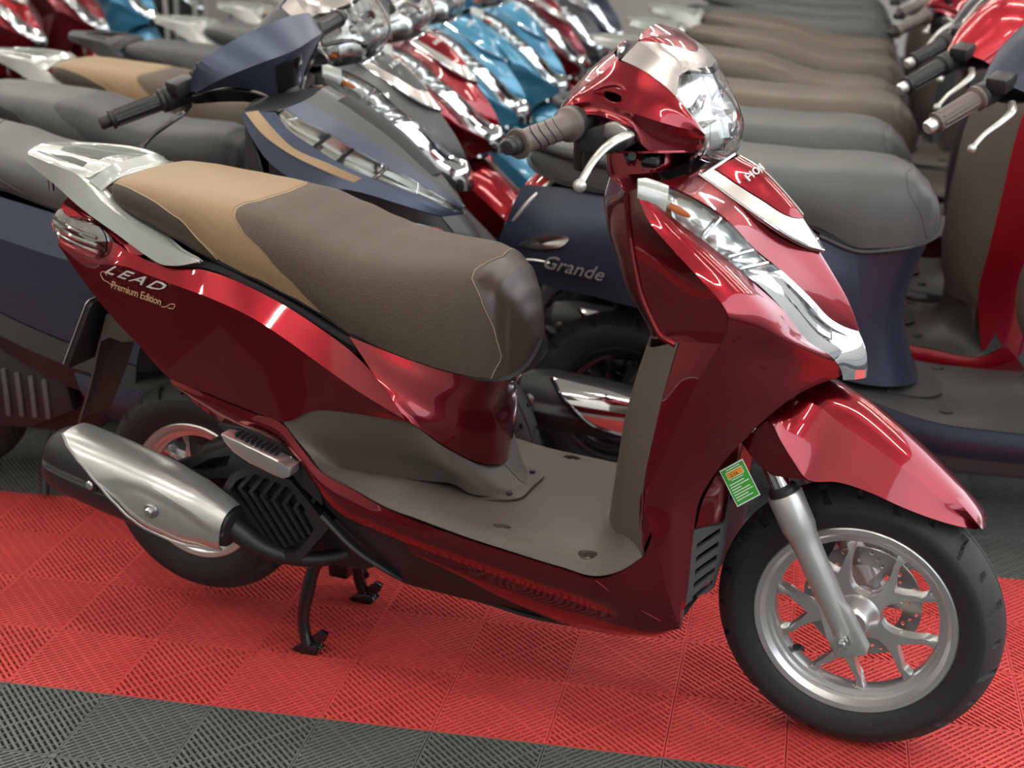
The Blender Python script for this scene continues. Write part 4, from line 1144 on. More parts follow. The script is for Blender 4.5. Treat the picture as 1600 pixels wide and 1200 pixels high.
L.add('handlebar_underside', sheet('handlebar_underside', mirror([[(.820, -.150, 1.000), (.880, -.150, .992), (.946, -.150, .996), (.990, -.106, .993)], [(.810, -.07, .988), (.870, -.07, .980), (.950, -.07, .982), (1.000, -.06, .978)], [(.806, 0, .986), (.870, 0, .978), (.950, 0, .978), (1.005, 0, .968)]]), 12, 14, .003, (.9, 0, 1.05)), 'paint', bc_, True)

# visor, bright brow and head lamp
vb = [(.897, -.083, 1.1492), (.927, -.066, 1.1458), (.945, -.046, 1.1388), (.957, -.024, 1.1318), (.962, 0, 1.1285)]
vt = [(.8955, -.0835, 1.1488), (.894, -.066, 1.1565), (.895, -.046, 1.1620), (.8965, -.024, 1.1655), (.898, 0, 1.1665)]
vm = [((a[0]+b[0])/2+.002, (a[1]+b[1])/2, (a[2]+b[2])/2+.003) for a, b in zip(vt, vb)]
def fw(c): return c+my(c)[-2::-1]
L.add('visor', sheet('visor', [fw(vt), fw(vm), fw(vb)], 32, 8, .003, (.9, 0, 1.08)), 'paint', None, True)
ys = [-.100, -.080, -.060, -.040, -.020, 0]
br0 = [(.897, -.083, 1.1490), (.922, -.070, 1.1465), (.940, -.052, 1.1410), (.952, -.035, 1.1350), (.9595, -.018, 1.1300), (.962, 0, 1.128)]
br1 = [(.936, -.094, 1.1270), (.951, -.078, 1.1275), (.962, -.059, 1.1245), (.970, -.039, 1.1200), (.975, -.020, 1.1160), (.977, 0, 1.1145)]
br2 = [(.9665, -.100, 1.1030), (.9715, -.080, 1.1075), (.979, -.060, 1.1060), (.985, -.040, 1.1030), (.989, -.020, 1.0995), (.990, 0, 1.098)]
brw = L.add('headlamp_brow', sheet('headlamp_brow', [fw(c) for c in (br0, br1, br2)], 40, 12, .003, (.88, 0, 1.05)), 'warm_silver', None, True)
for s in (1, -1):
    A = sy([(.879, -.1105, 1.1235), (.905, -.1145, 1.1150), (.930, -.1163, 1.1030), (.952, -.1163, 1.0880), (.9675, -.1150, 1.0745)], s)
    B = sy([(.897, -.083, 1.1490), (.917, -.089, 1.1385), (.936, -.094, 1.1270), (.952, -.0975, 1.1150), (.9668, -.1005, 1.1020)], s)
    L.add('brow_cheek', sheet('brow_cheek', [A, B], 20, 5, .003, (.88, 0, 1.05)), 'warm_silver', brw)
L.add('brow_slot', sheet('brow_slot', [fw([(.973, -.080, 1.1045), (.9875, -.037, 1.1005), (.9930, 0, 1.0990)]), fw([(.967, -.080, 1.1125), (.9815, -.037, 1.1085), (.9875, 0, 1.1065)])], 24, 3, .003, (.88, 0, 1.05)), 'black_gloss', brw)
ln = [[(.9665, -.1140, 1.074), (.982, -.1140, 1.056), (.997, -.110, 1.038), (1.0105, -.1045, 1.015), (1.0095, -.099, 1.000), (.995, -.075, .978)],
      [(.970, -.083, 1.108), (.990, -.090, 1.072), (1.008, -.090, 1.040), (1.020, -.086, 1.012), (1.018, -.078, .988), (1.003, -.056, .970)],
      [(.985, -.040, 1.1025), (1.004, -.044, 1.063), (1.021, -.046, 1.032), (1.030, -.044, 1.000), (1.026, -.036, .976), (1.008, -.026, .966)],
      [(.991, 0, 1.096), (1.010, 0, 1.056), (1.026, 0, 1.024), (1.033, 0, .996), (1.028, 0, .974), (1.009, 0, .964)]]
def inset(c, d): return [(p[0]-d, p[1]*(1-d*1.2), p[2]-d*.25+.004) for p in c]
rb = [inset(ln[0], .006), inset(ln[1], .030), inset(ln[2], .036), inset(ln[3], .022)]
hlm = L.add('headlamp', sheet('headlamp', mirror(rb), 14, 22, .003, (.88, 0, 1.03), angle=14), 'reflector', None, True)
L.add('lens', sheet('headlamp_lens', mirror(ln), 24, 30, .0025, (.88, 0, 1.03)), 'lens_clear', hlm)
for s in (1, -1):
    L.add('lamp_bowl', blob('lamp_bowl', [(.985+.006*math.sin(a), (-.055+.030*math.cos(a))*s, 1.052+.024*math.sin(a)) for a in [2*PI*k/20 for k in range(20)]], -.018, .002, (.8, 0, .5), 32, 4), 'chrome', hlm)
    L.add('lamp_fin', box('lamp_fin', (.985, -.062*s-.002, .986), (1.006, -.062*s+.002, 1.030)), 'reflector', hlm)
    L.add('lamp_shelf', box('lamp_shelf', (.968, -.052*s-.040, 1.026), (1.002, -.052*s+.040, 1.029)), 'chrome', hlm)
    L.add('side_bulb', lathe('side_bulb', (.984, -.070*s, 1.004), (1.000, -.070*s, 1.004), [(0, .007), (.6, .007), (1, .003)], 10), 'amber', hlm)
    L.add('lens_rim', tube('lens_rim', sy([(p[0]+.001, p[1]-.0005, p[2]) for p in ln[0]], s), .0022, 6, 20), 'warm_silver', hlm)
L.add('lamp_bulb', lathe('lamp_bulb', (.985, 0, 1.045), (1.006, 0, 1.04), [(0, .010), (.6, .009), (1, .003)], 12), 'chrome', hlm)

# energy label stuck on the inner fender
lo, lx, lyv = V((1.064, -.135, .5035)), V((.033, .010, .0225)), V((.031, .002, -.0565))
def lab(u, v, d=0): 
    n = lx.cross(lyv).normalized()
    if n.y > 0: n = -n
    return lo+lx*u+lyv*v+n*d
def card(name, u0, v0, u1, v1, d):
    bm = bmesh.new()
    q = [(u0, v0), (u1, v0), (u1, v1), (u0, v1)]
    A = [bm.verts.new(lab(u, v, d)) for u, v in q]; B = [bm.verts.new(lab(u, v, d-.0006)) for u, v in q]
    bm.faces.new(A); bm.faces.new(list(reversed(B)))
    for i in range(4): bm.faces.new((A[i], B[i], B[(i+1) % 4], A[(i+1) % 4]))
    return finish(bm, name)
lc = L.add('energy_label', card('energy_label', 0, 0, 1, 1, 0), 'label_white', None, False, 'green energy label card')
L.add('label_field', card('label_field', .03, .03, .97, .97, .0004), 'label_green', lc)
L.add('label_box', card('label_box', .16, .12, .84, .31, .0008), 'label_white', lc)
L.add('label_box', card('label_box', .18, .135, .82, .295, .0012), 'label_orange', lc)
nx = lx.normalized(); ny = -lyv.normalized()
L.add('label_figure', text_mesh('figure', '2,16', .0078, basis(lab(.30, .275, .0018), nx, ny), .0001), 'black_print', lc)
for k in range(7):
    L.add('label_line', card('label_line', .10, .43+.07*k, .10+(.62, .78, .40, .72, .80, .55, .70)[k], .452+.07*k, .0008), 'label_white', lc)
L.add('label_line', card('label_line', .22, .065, .80, .085, .0008), 'label_white', lc)
L.add('label_line', card('label_line', .26, .345, .76, .362, .0008), 'label_white', lc)
# ------------------------------------------------------------------ two more kinds of scooter for the rows behind
def common_front(T, cover_keys, grip_r, grip_z, fork_y=.085, fx=1.28, fz=.2335):
    d = V((-.107, 0, .215)).normalized()
    for s in (1, -1):
        p0 = V((fx+.003, -fork_y*s, fz))
        f = T.add('fork_leg', lathe('fork_leg', p0, p0+d*.26, [(0, .02), (.7, .022), (.76, .026), (1, .026)], 18), 'fork_c', None, True)
        T.add('fork_tube', lathe('fork_tube', p0+d*.26, p0+d*.50, [(0, .016), (1, .016)], 16), 'chrome', f)
    T.add('handlebar_stem', tube('handlebar_stem', [(1.10, 0, .58), (.92, 0, .94), (.885, 0, 1.0)], .022, 12), 'black_plastic', None, True)

def bars(T, x0, z0, x1, z1, ye, lever_key, lever_black=False):
    for s in (1, -1):
        sw = T.add('switch_housing', lathe('switch_housing', (x0+.004, -.135*s, z0-.005), (x0, -.208*s, z0), [(0, .022), (.1, .026), (.9, .026), (1, .02)], 18), 'black_plastic', None, True)
        T.add('brake_reservoir', box('brake_reservoir', (x0+.010, min(-.20*s, -.15*s), z0+.012), (x0+.055, max(-.20*s, -.15*s), z0+.042), .005), 'black_plastic', sw)
        a, b = V((x0, -.205*s, z0)), V((x1, -(ye-.022)*s, z1))
        g = T.add('handle_grip', lathe('handle_grip', a, b, [(0, .026), (.06, .026), (.10, .0195), (.5, .0180), (.92, .0175), (.95, .0215), (1, .0210)], 22), 'grip', None, True)
        for k in range(8):
            t = 2*PI*k/8
            x, y, z = frame_from(b-a)
            off = (x*math.cos(t)+y*math.sin(t))*.0185
            T.add('grip_rib', tube('grip_rib', [a.lerp(b, .14)+off, a.lerp(b, .90)+off*.96], .0022, 5), 'grip', g)
        e = b+(b-a).normalized()*.024
        T.add('bar_end', lathe('bar_end', b, e, [(0, .0135), (.2, .0145), (.8, .0145), (1, .011)], 16), 'bar_end', g)
        T.add('lever', tube('lever', [(x0+.062, -.185*s, z0-.008), (x0+.078, -.215*s, z0-.010), (x0+.074, -.250*s, z0-.020), (x0+.056, -.285*s, z0-.038), (x0+.048, -.308*s, z0-.054)], [.008, .0085, .007, .006, .0058], 10, 20, .75), lever_key, sw)
        bm = bmesh.new(); bmesh.ops.create_uvsphere(bm, u_segments=12, v_segments=8, radius=.0095, matrix=Matrix.Translation((x0+.047, -.312*s, z0-.057)))
        T.add('lever_ball', finish(bm, 'lever_ball'), lever_key, sw)

def seat_parts(T, tab, xb, xf, xe, x0):
    def patch(name, fa, fb, nu, nv):
        g = [[seat_pt(fa(-1+2*j/nv)+(fb(-1+2*j/nv)-fa(-1+2*j/nv))*i/nu, -1+2*j/nv, tab) for j in range(nv+1)] for i in range(nu+1)]
        return sheet_grid(name, g, .006, (.3, 0, .55), 50)
    se = T.add('seat', patch('seat', lambda s: interp(xb, s), lambda s: interp(xf, s), 26, 40), 'seat_main')
    T.add('passenger_pad', patch('passenger_pad', lambda s: x0, lambda s: interp(xb, s), 24, 40), 'seat_rear', se)
    T.add('seat_nose', patch('seat_nose', lambda s: interp(xf, s), lambda s: xe, 16, 40), 'seat_front', se)
    for nm, tb in (('nose_piping', xf), ('pad_piping', xb)):
        T.add(nm, tube(nm, [seat_pt(interp(tb, -1+2*i/40), -1+2*i/40, tab)+V((0, 0, .0006)) for i in range(41)], .0018, 5), 'seat_pipe', se)
    T.add('seat_base', sheet('seat_base', [[(x, -w*.97, zb+.002) for x, w, zb, zt in tab], [(x, 0, zb-.012) for x, w, zb, zt in tab], [(x, w*.97, zb+.002) for x, w, zb, zt in tab]], 24, 8, .010, (.3, 0, .4)), 'black_plastic', se)

def both(T, name, curves, key, nu=28, nv=10, th=.004, toward=(.4, 0, .5), parent=None, steer=False, angle=38):
    ids = []
    for s in (1, -1):
        if isinstance(curves[0][0], list): cc = [[sy(c, s) for c in grp] for grp in curves]
        else: cc = [sy(c, s) for c in curves]
        ids.append(T.add(name, sheet(name, cc, nu, nv, th, toward, angle=angle), key, parent, steer))
    return ids

# ---- rounded city scooter
G = Template((1.16, 0, .46))
add_wheels(G, 1.28, .2335, 0, .222, True)
common_front(G, None, 0, 0)
STG = [(-.205, .05, .800, .808), (-.197, .085, .790, .828), (-.175, .108, .778, .842), (-.12, .13, .762, .846), (0, .150, .745, .842), (.15, .160, .732, .832), (.30, .164, .715, .820), (.42, .160, .694, .813), (.512, .150, .648, .816), (.575, .136, .648, .811), (.620, .118, .652, .793), (.652, .092, .658, .764), (.674, .060, .666, .730), (.6825, .024, .680, .704), (.6840, .001, .690, .692)]
seat_parts(G, STG, [(0, .12), (.5, .10), (1, .20)], [(0, .618), (.4, .600), (.6, .606), (.8, .640), (1, .655)], .6840, -.204)
gs = [[(-.215, -.085, .742), (-.05, -.125, .742), (.10, -.146, .730), (.25, -.157, .712), (.38, -.158, .690), (.505, -.150, .645)],
      [(-.250, -.095, .665), (-.10, -.152, .672), (.08, -.175, .662), (.25, -.182, .640), (.40, -.176, .610), (.520, -.152, .575)],
      [(-.268, -.095, .600), (-.16, -.148, .600), (.02, -.176, .590), (.22, -.182, .560), (.40, -.174, .515), (.520, -.150, .470)],
      [(-.262, -.090, .580), (-.185, -.135, .540), (-.04, -.160, .515), (.18, -.170, .470), (.36, -.166, .415), (.505, -.150, .375)]]
ids = both(G, 'side_panel', gs, 'paint', 36, 16)
G.add('model_lettering', text_mesh('grande', 'Grande', .044, basis((-.160, -.1665, .578), (.985, -.110, -.15), (0, -.06, 1)), .0015, .35, 1.0, 1.05), 'silver', ids[0])
G.add('letter_flourish', tube('letter_flourish', [(-.192, -.1615, .592), (-.170, -.1640, .592), (-.140, -.1675, .588)], .0025, 6, 10), 'silver', ids[0])
for s in (1, -1):
    ln_ = sy([(-.222, -.122, .612), (-.190, -.140, .635), (-.140, -.156, .648), (-.098, -.164, .642), (-.108, -.166, .630), (-.160, -.154, .614)], s)
    h = G.add('rear_signal', blob('rear_signal', ln_, .004, .004, (-.3, -s, 0), 36, 4), 'reflector')
    G.add('lens', blob('signal_lens', [(p[0], p[1]-.001*s, p[2]) for p in ln_], .008, .002, (-.3, -s, 0), 36, 4), 'lens_clear', h)
    G.add('lamp_trim', tube('lamp_trim', sy([(-.262, -.040, .640), (-.240, -.092, .655), (-.200, -.098, .705), (-.150, -.085, .752), (-.120, -.080, .775)], s), .006, 8, 20), 'silver')
tl_ = [[(-.235, -.088, .655), (-.200, -.092, .705), (-.150, -.080, .750), (-.122, -.072, .778)], [(-.268, -.04, .650), (-.232, -.045, .710), (-.180, -.04, .760), (-.140, -.035, .790)], [(-.275, 0, .650), (-.240, 0, .712), (-.188, 0, .765), (-.145, 0, .795)]]
G.add('tail_lamp', sheet('tail_lamp', mirror(tl_), 14, 16, .004, (0, 0, .7)), 'lens_red')
G.add('tail_cover', sheet('tail_cover', mirror([[(-.150, -.085, .752), (-.10, -.12, .748), (0, -.13, .745)], [(-.135, -.03, .795), (-.09, -.06, .785), (0, -.07, .76)], [(-.140, 0, .798), (-.09, 0, .788), (0, 0, .765)]]), 12, 12, .004, (0, 0, .6)), 'grey_plastic')
G.add('tail_underside', sheet('tail_underside', mirror([[(-.262, -.088, .582), (-.185, -.13, .542), (-.04, -.15, .518), (.18, -.16, .475)], [(-.272, 0, .59), (-.19, 0, .555), (-.04, 0, .53), (.18, 0, .49)]]), 14, 10, .004, (0, 0, .8)), 'black_plastic')
G.add('grab_bar', tube('grab_bar', [(.10, -.165, .775), (0, -.160, .805), (-.13, -.135, .828), (-.205, -.07, .838), (-.222, 0, .84), (-.205, .07, .838), (-.13, .135, .828), (0, .160, .805), (.10, .165, .775)], [.010, .014, .014, .013, .013, .013, .014, .014, .010], 12, 48), 'seat_black')
gu = [[(.500, -.152, .648), (.560, -.136, .640), (.625, -.105, .644), (.660, -.055, .652), (.670, 0, .655)], [(.515, -.148, .600), (.565, -.124, .590), (.612, -.092, .584), (.636, -.048, .580), (.642, 0, .578)], [(.520, -.146, .510), (.562, -.115, .500), (.600, -.082, .490), (.620, -.042, .482), (.625, 0, .478)], [(.510, -.152, .430), (.560, -.122, .410), (.610, -.090, .395), (.640, -.046, .388), (.648, 0, .385)], [(.500, -.160, .360), (.560, -.132, .342), (.620, -.10, .332), (.658, -.052, .327), (.670, 0, .325)]]
G.add('under_seat_panel', sheet('under_seat_panel', [c+my(c)[-2::-1] for c in gu], 36, 18, .004, (.4, 0, .5)), 'paint')
G.add('seat_gap', tube('seat_gap', [(.43, -.156, .672), (.512, -.146, .640), (.575, -.132, .642), (.630, -.104, .648), (.662, -.05, .658), (.670, 0, .66), (.662, .05, .658), (.630, .104, .648), (.575, .132, .642), (.512, .146, .640), (.43, .156, .672)], .007, 8, 44), 'black_plastic')
gf = [[(.46, -.185, .345), (.547, -.195, .334), (.641, -.203, .305), (.756, -.210, .286), (.875, -.212, .276), (.92, -.205, .300)], [(.46, -.150, .345), (.547, -.155, .330), (.641, -.165, .308), (.756, -.17, .296), (.830, -.17, .305), (.850, -.165, .400)], [(.46, 0, .340), (.547, 0, .326), (.641, 0, .306), (.735, 0, .300), (.775, 0, .325), (.788, 0, .405)]]
gfl = G.add('floor_board', sheet('floor_board', mirror(gf), 36, 24, .005, (.6, 0, 0)), 'floor')
G.add('kick_plate', blob('kick_plate', [(.60, -.09, .318), (.68, -.085, .308), (.715, -.05, .305), (.72, 0, .304), (.715, .05, .305), (.68, .085, .308), (.60, .09, .318), (.57, 0, .325)], .006, .003, (.1, 0, 1), 40, 4), 'floor', gfl)
for (px, py) in ((.72, -.15), (.84, -.16), (.72, .15), (.84, .16)):
    G.add('floor_bolt', lathe('floor_bolt', (px, py, .297), (px, py, .304), [(0, .012), (.7, .012), (1, .008)], 12), 'black_plastic', gfl)
both(G, 'side_skirt', [[(.46, -.188, .343), (.547, -.198, .332), (.641, -.206, .303), (.756, -.213, .284), (.875, -.215, .275), (.93, -.206, .300)], [(.47, -.192, .320), (.55, -.204, .298), (.645, -.212, .270), (.76, -.219, .250), (.88, -.221, .242), (.96, -.206, .268)], [(.48, -.170, .290), (.56, -.185, .258), (.66, -.195, .228), (.77, -.202, .212), (.89, -.204, .206), (.98, -.190, .240)]], 'paint', 28, 8)
G.add('belly_pan', sheet('belly_pan', mirror([[(.48, -.165, .292), (.56, -.182, .260), (.66, -.192, .230), (.77, -.198, .214), (.89, -.20, .208), (.98, -.186, .242)], [(.50, -.12, .25), (.58, -.12, .19), (.68, -.13, .16), (.78, -.13, .15), (.89, -.13, .16), (.97, -.12, .20)], [(.50, 0, .24), (.58, 0, .18), (.68, 0, .15), (.78, 0, .145), (.89, 0, .15), (.97, 0, .20)]]), 20, 16, .005, (.7, 0, .4)), 'grey_plastic')
gl = [[(.870, -.208, .290), (.850, -.212, .430), (.862, -.215, .540), (.880, -.212, .680), (.892, -.205, .780), (.910, -.196, .870), (.935, -.180, .950)],
      [(.960, -.165, .262), (.985, -.160, .420), (1.010, -.170, .540), (1.050, -.170, .680), (1.060, -.160, .780), (1.050, -.150, .870), (1.020, -.130, .955)],
      [(1.010, -.06, .300), (1.050, -.07, .440), (1.090, -.08, .560), (1.160, -.075, .680), (1.150, -.07, .780), (1.110, -.06, .880), (1.050, -.05, .965)],
      [(1.020, 0, .310), (1.060, 0, .450), (1.110, 0, .570), (1.190, 0, .680), (1.175, 0, .785), (1.125, 0, .885), (1.058, 0, .970)]]
gsh = G.add('leg_shield', sheet('leg_shield', mirror(gl), 36, 30, .004, (.9, 0, .6)), 'paint')
for s in (1, -1):
    fs = sy([(1.010, -.152, .900), (1.055, -.140, .850), (1.100, -.125, .790), (1.120, -.118, .750), (1.100, -.136, .760), (1.055, -.158, .810), (1.015, -.168, .860)], s)
    G.add('front_signal', blob('front_signal', [(p[0]+.006, p[1]-.006*s, p[2]) for p in fs], .008, .004, (.6, -.8*s, .2), 36, 4), 'reflector', gsh)
    G.add('shield_trim', tube('shield_trim', sy([(1.045, -.06, .968), (1.100, -.075, .900), (1.150, -.08, .790), (1.165, -.06, .690), (1.19, 0, .66)], s), .005, 8, 24), 'chrome', gsh)
gi_ = [[(.845, -.205, .330), (.850, -.210, .430), (.862, -.213, .540), (.880, -.210, .680), (.892, -.203, .780), (.910, -.194, .870), (.935, -.178, .950)],
       [(.835, -.165, .385), (.822, -.168, .450), (.822, -.168, .540), (.838, -.165, .680), (.850, -.16, .780), (.872, -.15, .870), (.905, -.14, .945)],
       [(.800, -.10, .390), (.788, -.10, .450), (.785, -.10, .540), (.800, -.10, .680), (.815, -.10, .780), (.840, -.09, .870), (.880, -.08, .945)],
       [(.790, 0, .390), (.778, 0, .450), (.775, 0, .540), (.788, 0, .680), (.800, 0, .780), (.826, 0, .870), (.868, 0, .945)]]
G.add('inner_panel', sheet('inner_panel', mirror(gi_), 28, 30, .004, (1.1, 0, .6)), 'inner')
G.add('shield_top', sheet('shield_top', mirror([[(.935, -.178, .950), (1.020, -.130, .955)], [(.880, -.08, .945), (1.050, -.05, .965)], [(.868, 0, .945), (1.058, 0, .970)]]), 6, 14, .004, (.95, 0, .7)), 'black_plastic')
gfn = [[(1.10, -.075, .47), (1.16, -.082, .505), (1.22, -.082, .505), (1.30, -.078, .480), (1.38, -.066, .43), (1.44, -.04, .37)], [(1.10, -.055, .53), (1.16, -.06, .565), (1.22, -.06, .570), (1.30, -.055, .540), (1.39, -.045, .475), (1.455, -.03, .385)], [(1.095, 0, .55), (1.16, 0, .585), (1.22, 0, .590), (1.305, 0, .560), (1.40, 0, .490), (1.46, 0, .390)]]
G.add('front_fender', sheet('front_fender', mirror(gfn), 28, 16, .004, (1.24, 0, .3)), 'paint', None, True)
gh = [[(.800, -.165, 1.000), (.815, -.180, 1.030), (.850, -.178, 1.035), (.895, -.160, 1.020), (.925, -.140, .995)],
      [(.790, -.10, 1.000), (.805, -.11, 1.060), (.850, -.11, 1.075), (.925, -.105, 1.050), (.960, -.09, .985)],
      [(.785, -.05, .985), (.800, -.05, 1.075), (.860, -.05, 1.110), (.960, -.05, 1.070), (.985, -.045, .975)],
      [(.785, 0, .980), (.800, 0, 1.080), (.865, 0, 1.120), (.970, 0, 1.078), (.992, 0, .972)]]
ghc = G.add('handlebar_cover', sheet('handlebar_cover', mirror(gh), 26, 26, .004, (.88, 0, 1.0)), 'paint', None, True)
G.add('handlebar_underside', sheet('handlebar_underside', mirror([[(.802, -.165, .998), (.850, -.165, .990), (.922, -.138, .993)], [(.795, -.08, .985), (.86, -.08, .972), (.955, -.08, .982)], [(.788, 0, .978), (.86, 0, .965), (.985, 0, .970)]]), 8, 12, .003, (.88, 0, 1.05)), 'black_plastic', ghc, True)
G.add('headlamp', blob('headlamp', [(1.000, -.055, 1.000), (.994, -.068, 1.030), (.978, -.055, 1.060), (.972, 0, 1.070), (.978, .055, 1.060), (.994, .068, 1.030), (1.000, .055, 1.000), (1.000, 0, .985)], .012, .004, (.9, 0, .3), 40, 5), 'reflector', ghc, True)
bars(G, .822, 1.012, .792, .996, .34, 'silver')
gm = []
for i in range(19):
    t = i/18
    c = V((-.215, -.195, .290)).lerp(V((.20, -.185, .245)), t)
    r = interp([(0, .035), (.05, .060), (.2, .070), (.5, .066), (.8, .052), (1, .036)], t)
    gm.append([c+V((0, -math.cos(2*PI*j/28)*r*.9, math.sin(2*PI*j/28)*r)) for j in range(29)])
mf = G.add('muffler', sheet_grid('muffler', gm, .004, (0, -.19, .27)), 'black_plastic')
G.add('muffler_cap', blob('muffler_cap', [gm[0][j] for j in range(28)], .006, .004, (-1, 0, .1), 40, 4), 'black_plastic', mf)
G.add('muffler_cap', blob('muffler_cap', [gm[-1][j] for j in range(28)], .006, .004, (1, 0, 0), 40, 4), 'black_plastic', mf)
def gmp(t, a, off):
    c = V((-.215, -.195, .290)).lerp(V((.20, -.185, .245)), t)
    r = interp([(0, .035), (.05, .060), (.2, .070), (.5, .066), (.8, .052), (1, .036)], t)+off
    return c+V((0, -math.cos(a)*r*.9, math.sin(a)*r))
sh = []
for i in range(25):
    t = .22+.70*i/24
    up = interp([(0, 62), (.3, 58), (.7, 48), (1, 30)], i/24); lo = interp([(0, 60), (.12, 20), (.35, -20), (.7, -45), (1, -52)], i/24)
    sh.append([gmp(t, math.radians(up+(lo-up)*j/12), .004) for j in range(13)])
G.add('muffler_shield', sheet_grid('muffler_shield', sh, .003, (0, -.19, .27)), 'chrome', mf)
G.add('shield_bezel', tube('shield_bezel', [c[-1]+V((0, -.001, 0)) for c in sh], .004, 8), 'black_gloss', mf)
bp_ = gmp(.11, 0.25, .0)
G.add('muffler_bolt', lathe('muffler_bolt', bp_, bp_+V((0, -.009, 0)), [(0, .012), (.6, .012), (1, .007)], 12), 'steel', mf)
G.add('engine_block', side_plate('engine_block', [(.0, .27), (.05, .20), (.20, .16), (.42, .16), (.48, .22), (.46, .36), (.30, .42), (.10, .40)], -.10, .15, (), .015), 'black_plastic')
G.add('swing_arm', side_plate('swing_arm', [(-.03, .235), (.02, .27), (.14, .33), (.20, .36), (.22, .32), (.06, .21), (.0, .195)], -.125, -.10, (), .006), 'black_plastic')
G.add('rear_shock', tube('rear_shock', [(-.03, .12, .30), (.02, .12, .58)], .024, 12), 'black_plastic')
G.add('rear_mudguard', sheet('rear_mudguard', mirror([[(-.06, -.07, .54), (-.14, -.068, .50), (-.20, -.066, .42), (-.25, -.062, .33)], [(-.07, 0, .55), (-.155, 0, .51), (-.215, 0, .43), (-.262, 0, .335)]]), 18, 8, .004, (0, 0, .3)), 'grey_plastic')
G.add('stand_leg', tube('stand_leg', [(.34, -.08, .19), (.30, -.10, .10), (.30, -.13, .012)], .011, 10, 12), 'black_gloss')
G.add('stand_leg', tube('stand_leg', [(.34, .08, .19), (.30, .10, .10), (.30, .13, .012)], .011, 10, 12), 'black_gloss')

# ---- sharp-edged sporty scooter
W = Template((1.16, 0, .46))
add_wheels(W, 1.28, .2335, 0, .222, True)
common_front(W, None, 0, 0)
STW = [(-.335, .04, .862, .868), (-.325, .07, .852, .885), (-.29, .095, .838, .896), (-.15, .122, .808, .892), (.0, .136, .785, .880), (.12, .144, .772, .866), (.22, .148, .760, .846), (.31, .151, .745, .816), (.42, .150, .706, .792), (.52, .142, .675, .784), (.60, .124, .655, .776), (.65, .098, .648, .755), (.68, .062, .652, .722), (.690, .026, .668, .696), (.692, .001, .680, .682)]
seat_parts(W, STW, [(0, .20), (.45, .17), (.7, .22), (1, .34)], [(0, .64), (.4, .63), (.7, .655), (1, .65)], .6920, -.334)
ws = [[(-.345, -.070, .838), (-.15, -.122, .800), (.05, -.142, .768), (.22, -.152, .742), (.40, -.155, .700), (.58, -.130, .645)],
      [(-.375, -.060, .800), (-.16, -.140, .745), (.05, -.170, .700), (.25, -.185, .655), (.45, -.182, .600), (.62, -.140, .560)],
      [(-.360, -.055, .775), (-.15, -.125, .690), (.05, -.155, .620), (.20, -.172, .560), (.40, -.180, .500), (.60, -.150, .440)],
      [(-.300, -.055, .750), (-.10, -.115, .650), (.06, -.145, .575), (.20, -.165, .500), (.40, -.175, .420), (.58, -.160, .360)]]
both(W, 'side_panel', [[ws[0], ws[1]], [ws[1], ws[2]], [ws[2], ws[3]]], 'paint', 30, 6, angle=18)
wl = [[(-.08, -.115, .640), (.06, -.146, .572), (.20, -.166, .497), (.40, -.176, .417), (.58, -.160, .357)], [(-.05, -.14, .59), (.08, -.168, .52), (.22, -.186, .445), (.40, -.192, .37), (.58, -.175, .315)], [(.02, -.12, .53), (.12, -.150, .46), (.24, -.168, .39), (.40, -.172, .31), (.58, -.160, .255)]]
both(W, 'lower_side_panel', [[wl[0], wl[1]], [wl[1], wl[2]]], 'black_plastic', 26, 6, angle=18)
wt = [[(-.365, -.055, .800), (-.40, 0, .795)], [(-.345, -.065, .838), (-.37, 0, .850)]]
W.add('tail_lamp', sheet('tail_lamp', mirror([[(-.345, -.068, .838), (-.372, -.060, .802), (-.355, -.055, .778)], [(-.365, 0, .848), (-.400, 0, .800), (-.372, 0, .770)]]), 10, 10, .004, (-.2, 0, .8)), 'lens_red')
W.add('tail_underside', sheet('tail_underside', mirror([[(-.355, -.052, .775), (-.15, -.11, .685), (.05, -.14, .60), (.20, -.155, .52)], [(-.365, 0, .768), (-.15, 0, .67), (.05, 0, .59), (.20, 0, .52)]]), 14, 10, .004, (-.1, 0, .9)), 'black_plastic')
both(W, 'grab_rail', [[(-.36, -.075, .868), (-.30, -.115, .862), (-.18, -.140, .838), (-.04, -.150, .806)], [(-.37, -.065, .892), (-.30, -.110, .888), (-.18, -.135, .862), (-.04, -.149, .818)], [(-.35, -.045, .890), (-.29, -.088, .886), (-.17, -.115, .860), (-.04, -.140, .818)]], 'rack', 20, 6, .004, (-.2, 0, .8))
wf = [[(.50, -.190, .330), (.60, -.200, .318), (.75, -.205, .312), (.88, -.205, .318), (.93, -.195, .360)], [(.50, -.12, .332), (.60, -.12, .322), (.75, -.12, .318), (.86, -.12, .322), (.89, -.12, .370)], [(.50, 0, .336), (.60, 0, .326), (.75, 0, .322), (.84, 0, .326), (.87, 0, .380)]]
W.add('floor_board', sheet('floor_board', mirror(wf), 24, 20, .005, (.6, 0, 0)), 'floor')
both(W, 'side_skirt', [[(.44, -.185, .345), (.60, -.203, .316), (.75, -.208, .310), (.88, -.208, .316), (.95, -.198, .36)], [(.46, -.190, .29), (.62, -.205, .26), (.76, -.208, .25), (.90, -.206, .26), (.98, -.190, .31)], [(.48, -.15, .23), (.64, -.16, .19), (.78, -.16, .18), (.92, -.15, .19), (1.0, -.15, .27)]], 'paint', 24, 6)
W.add('belly_pan', sheet('belly_pan', mirror([[(.48, -.148, .232), (.64, -.158, .192), (.78, -.158, .182), (.92, -.148, .192), (1.0, -.148, .27)], [(.48, 0, .21), (.64, 0, .17), (.78, 0, .16), (.92, 0, .17), (1.0, 0, .26)]]), 16, 10, .005, (.7, 0, .4)), 'black_plastic')
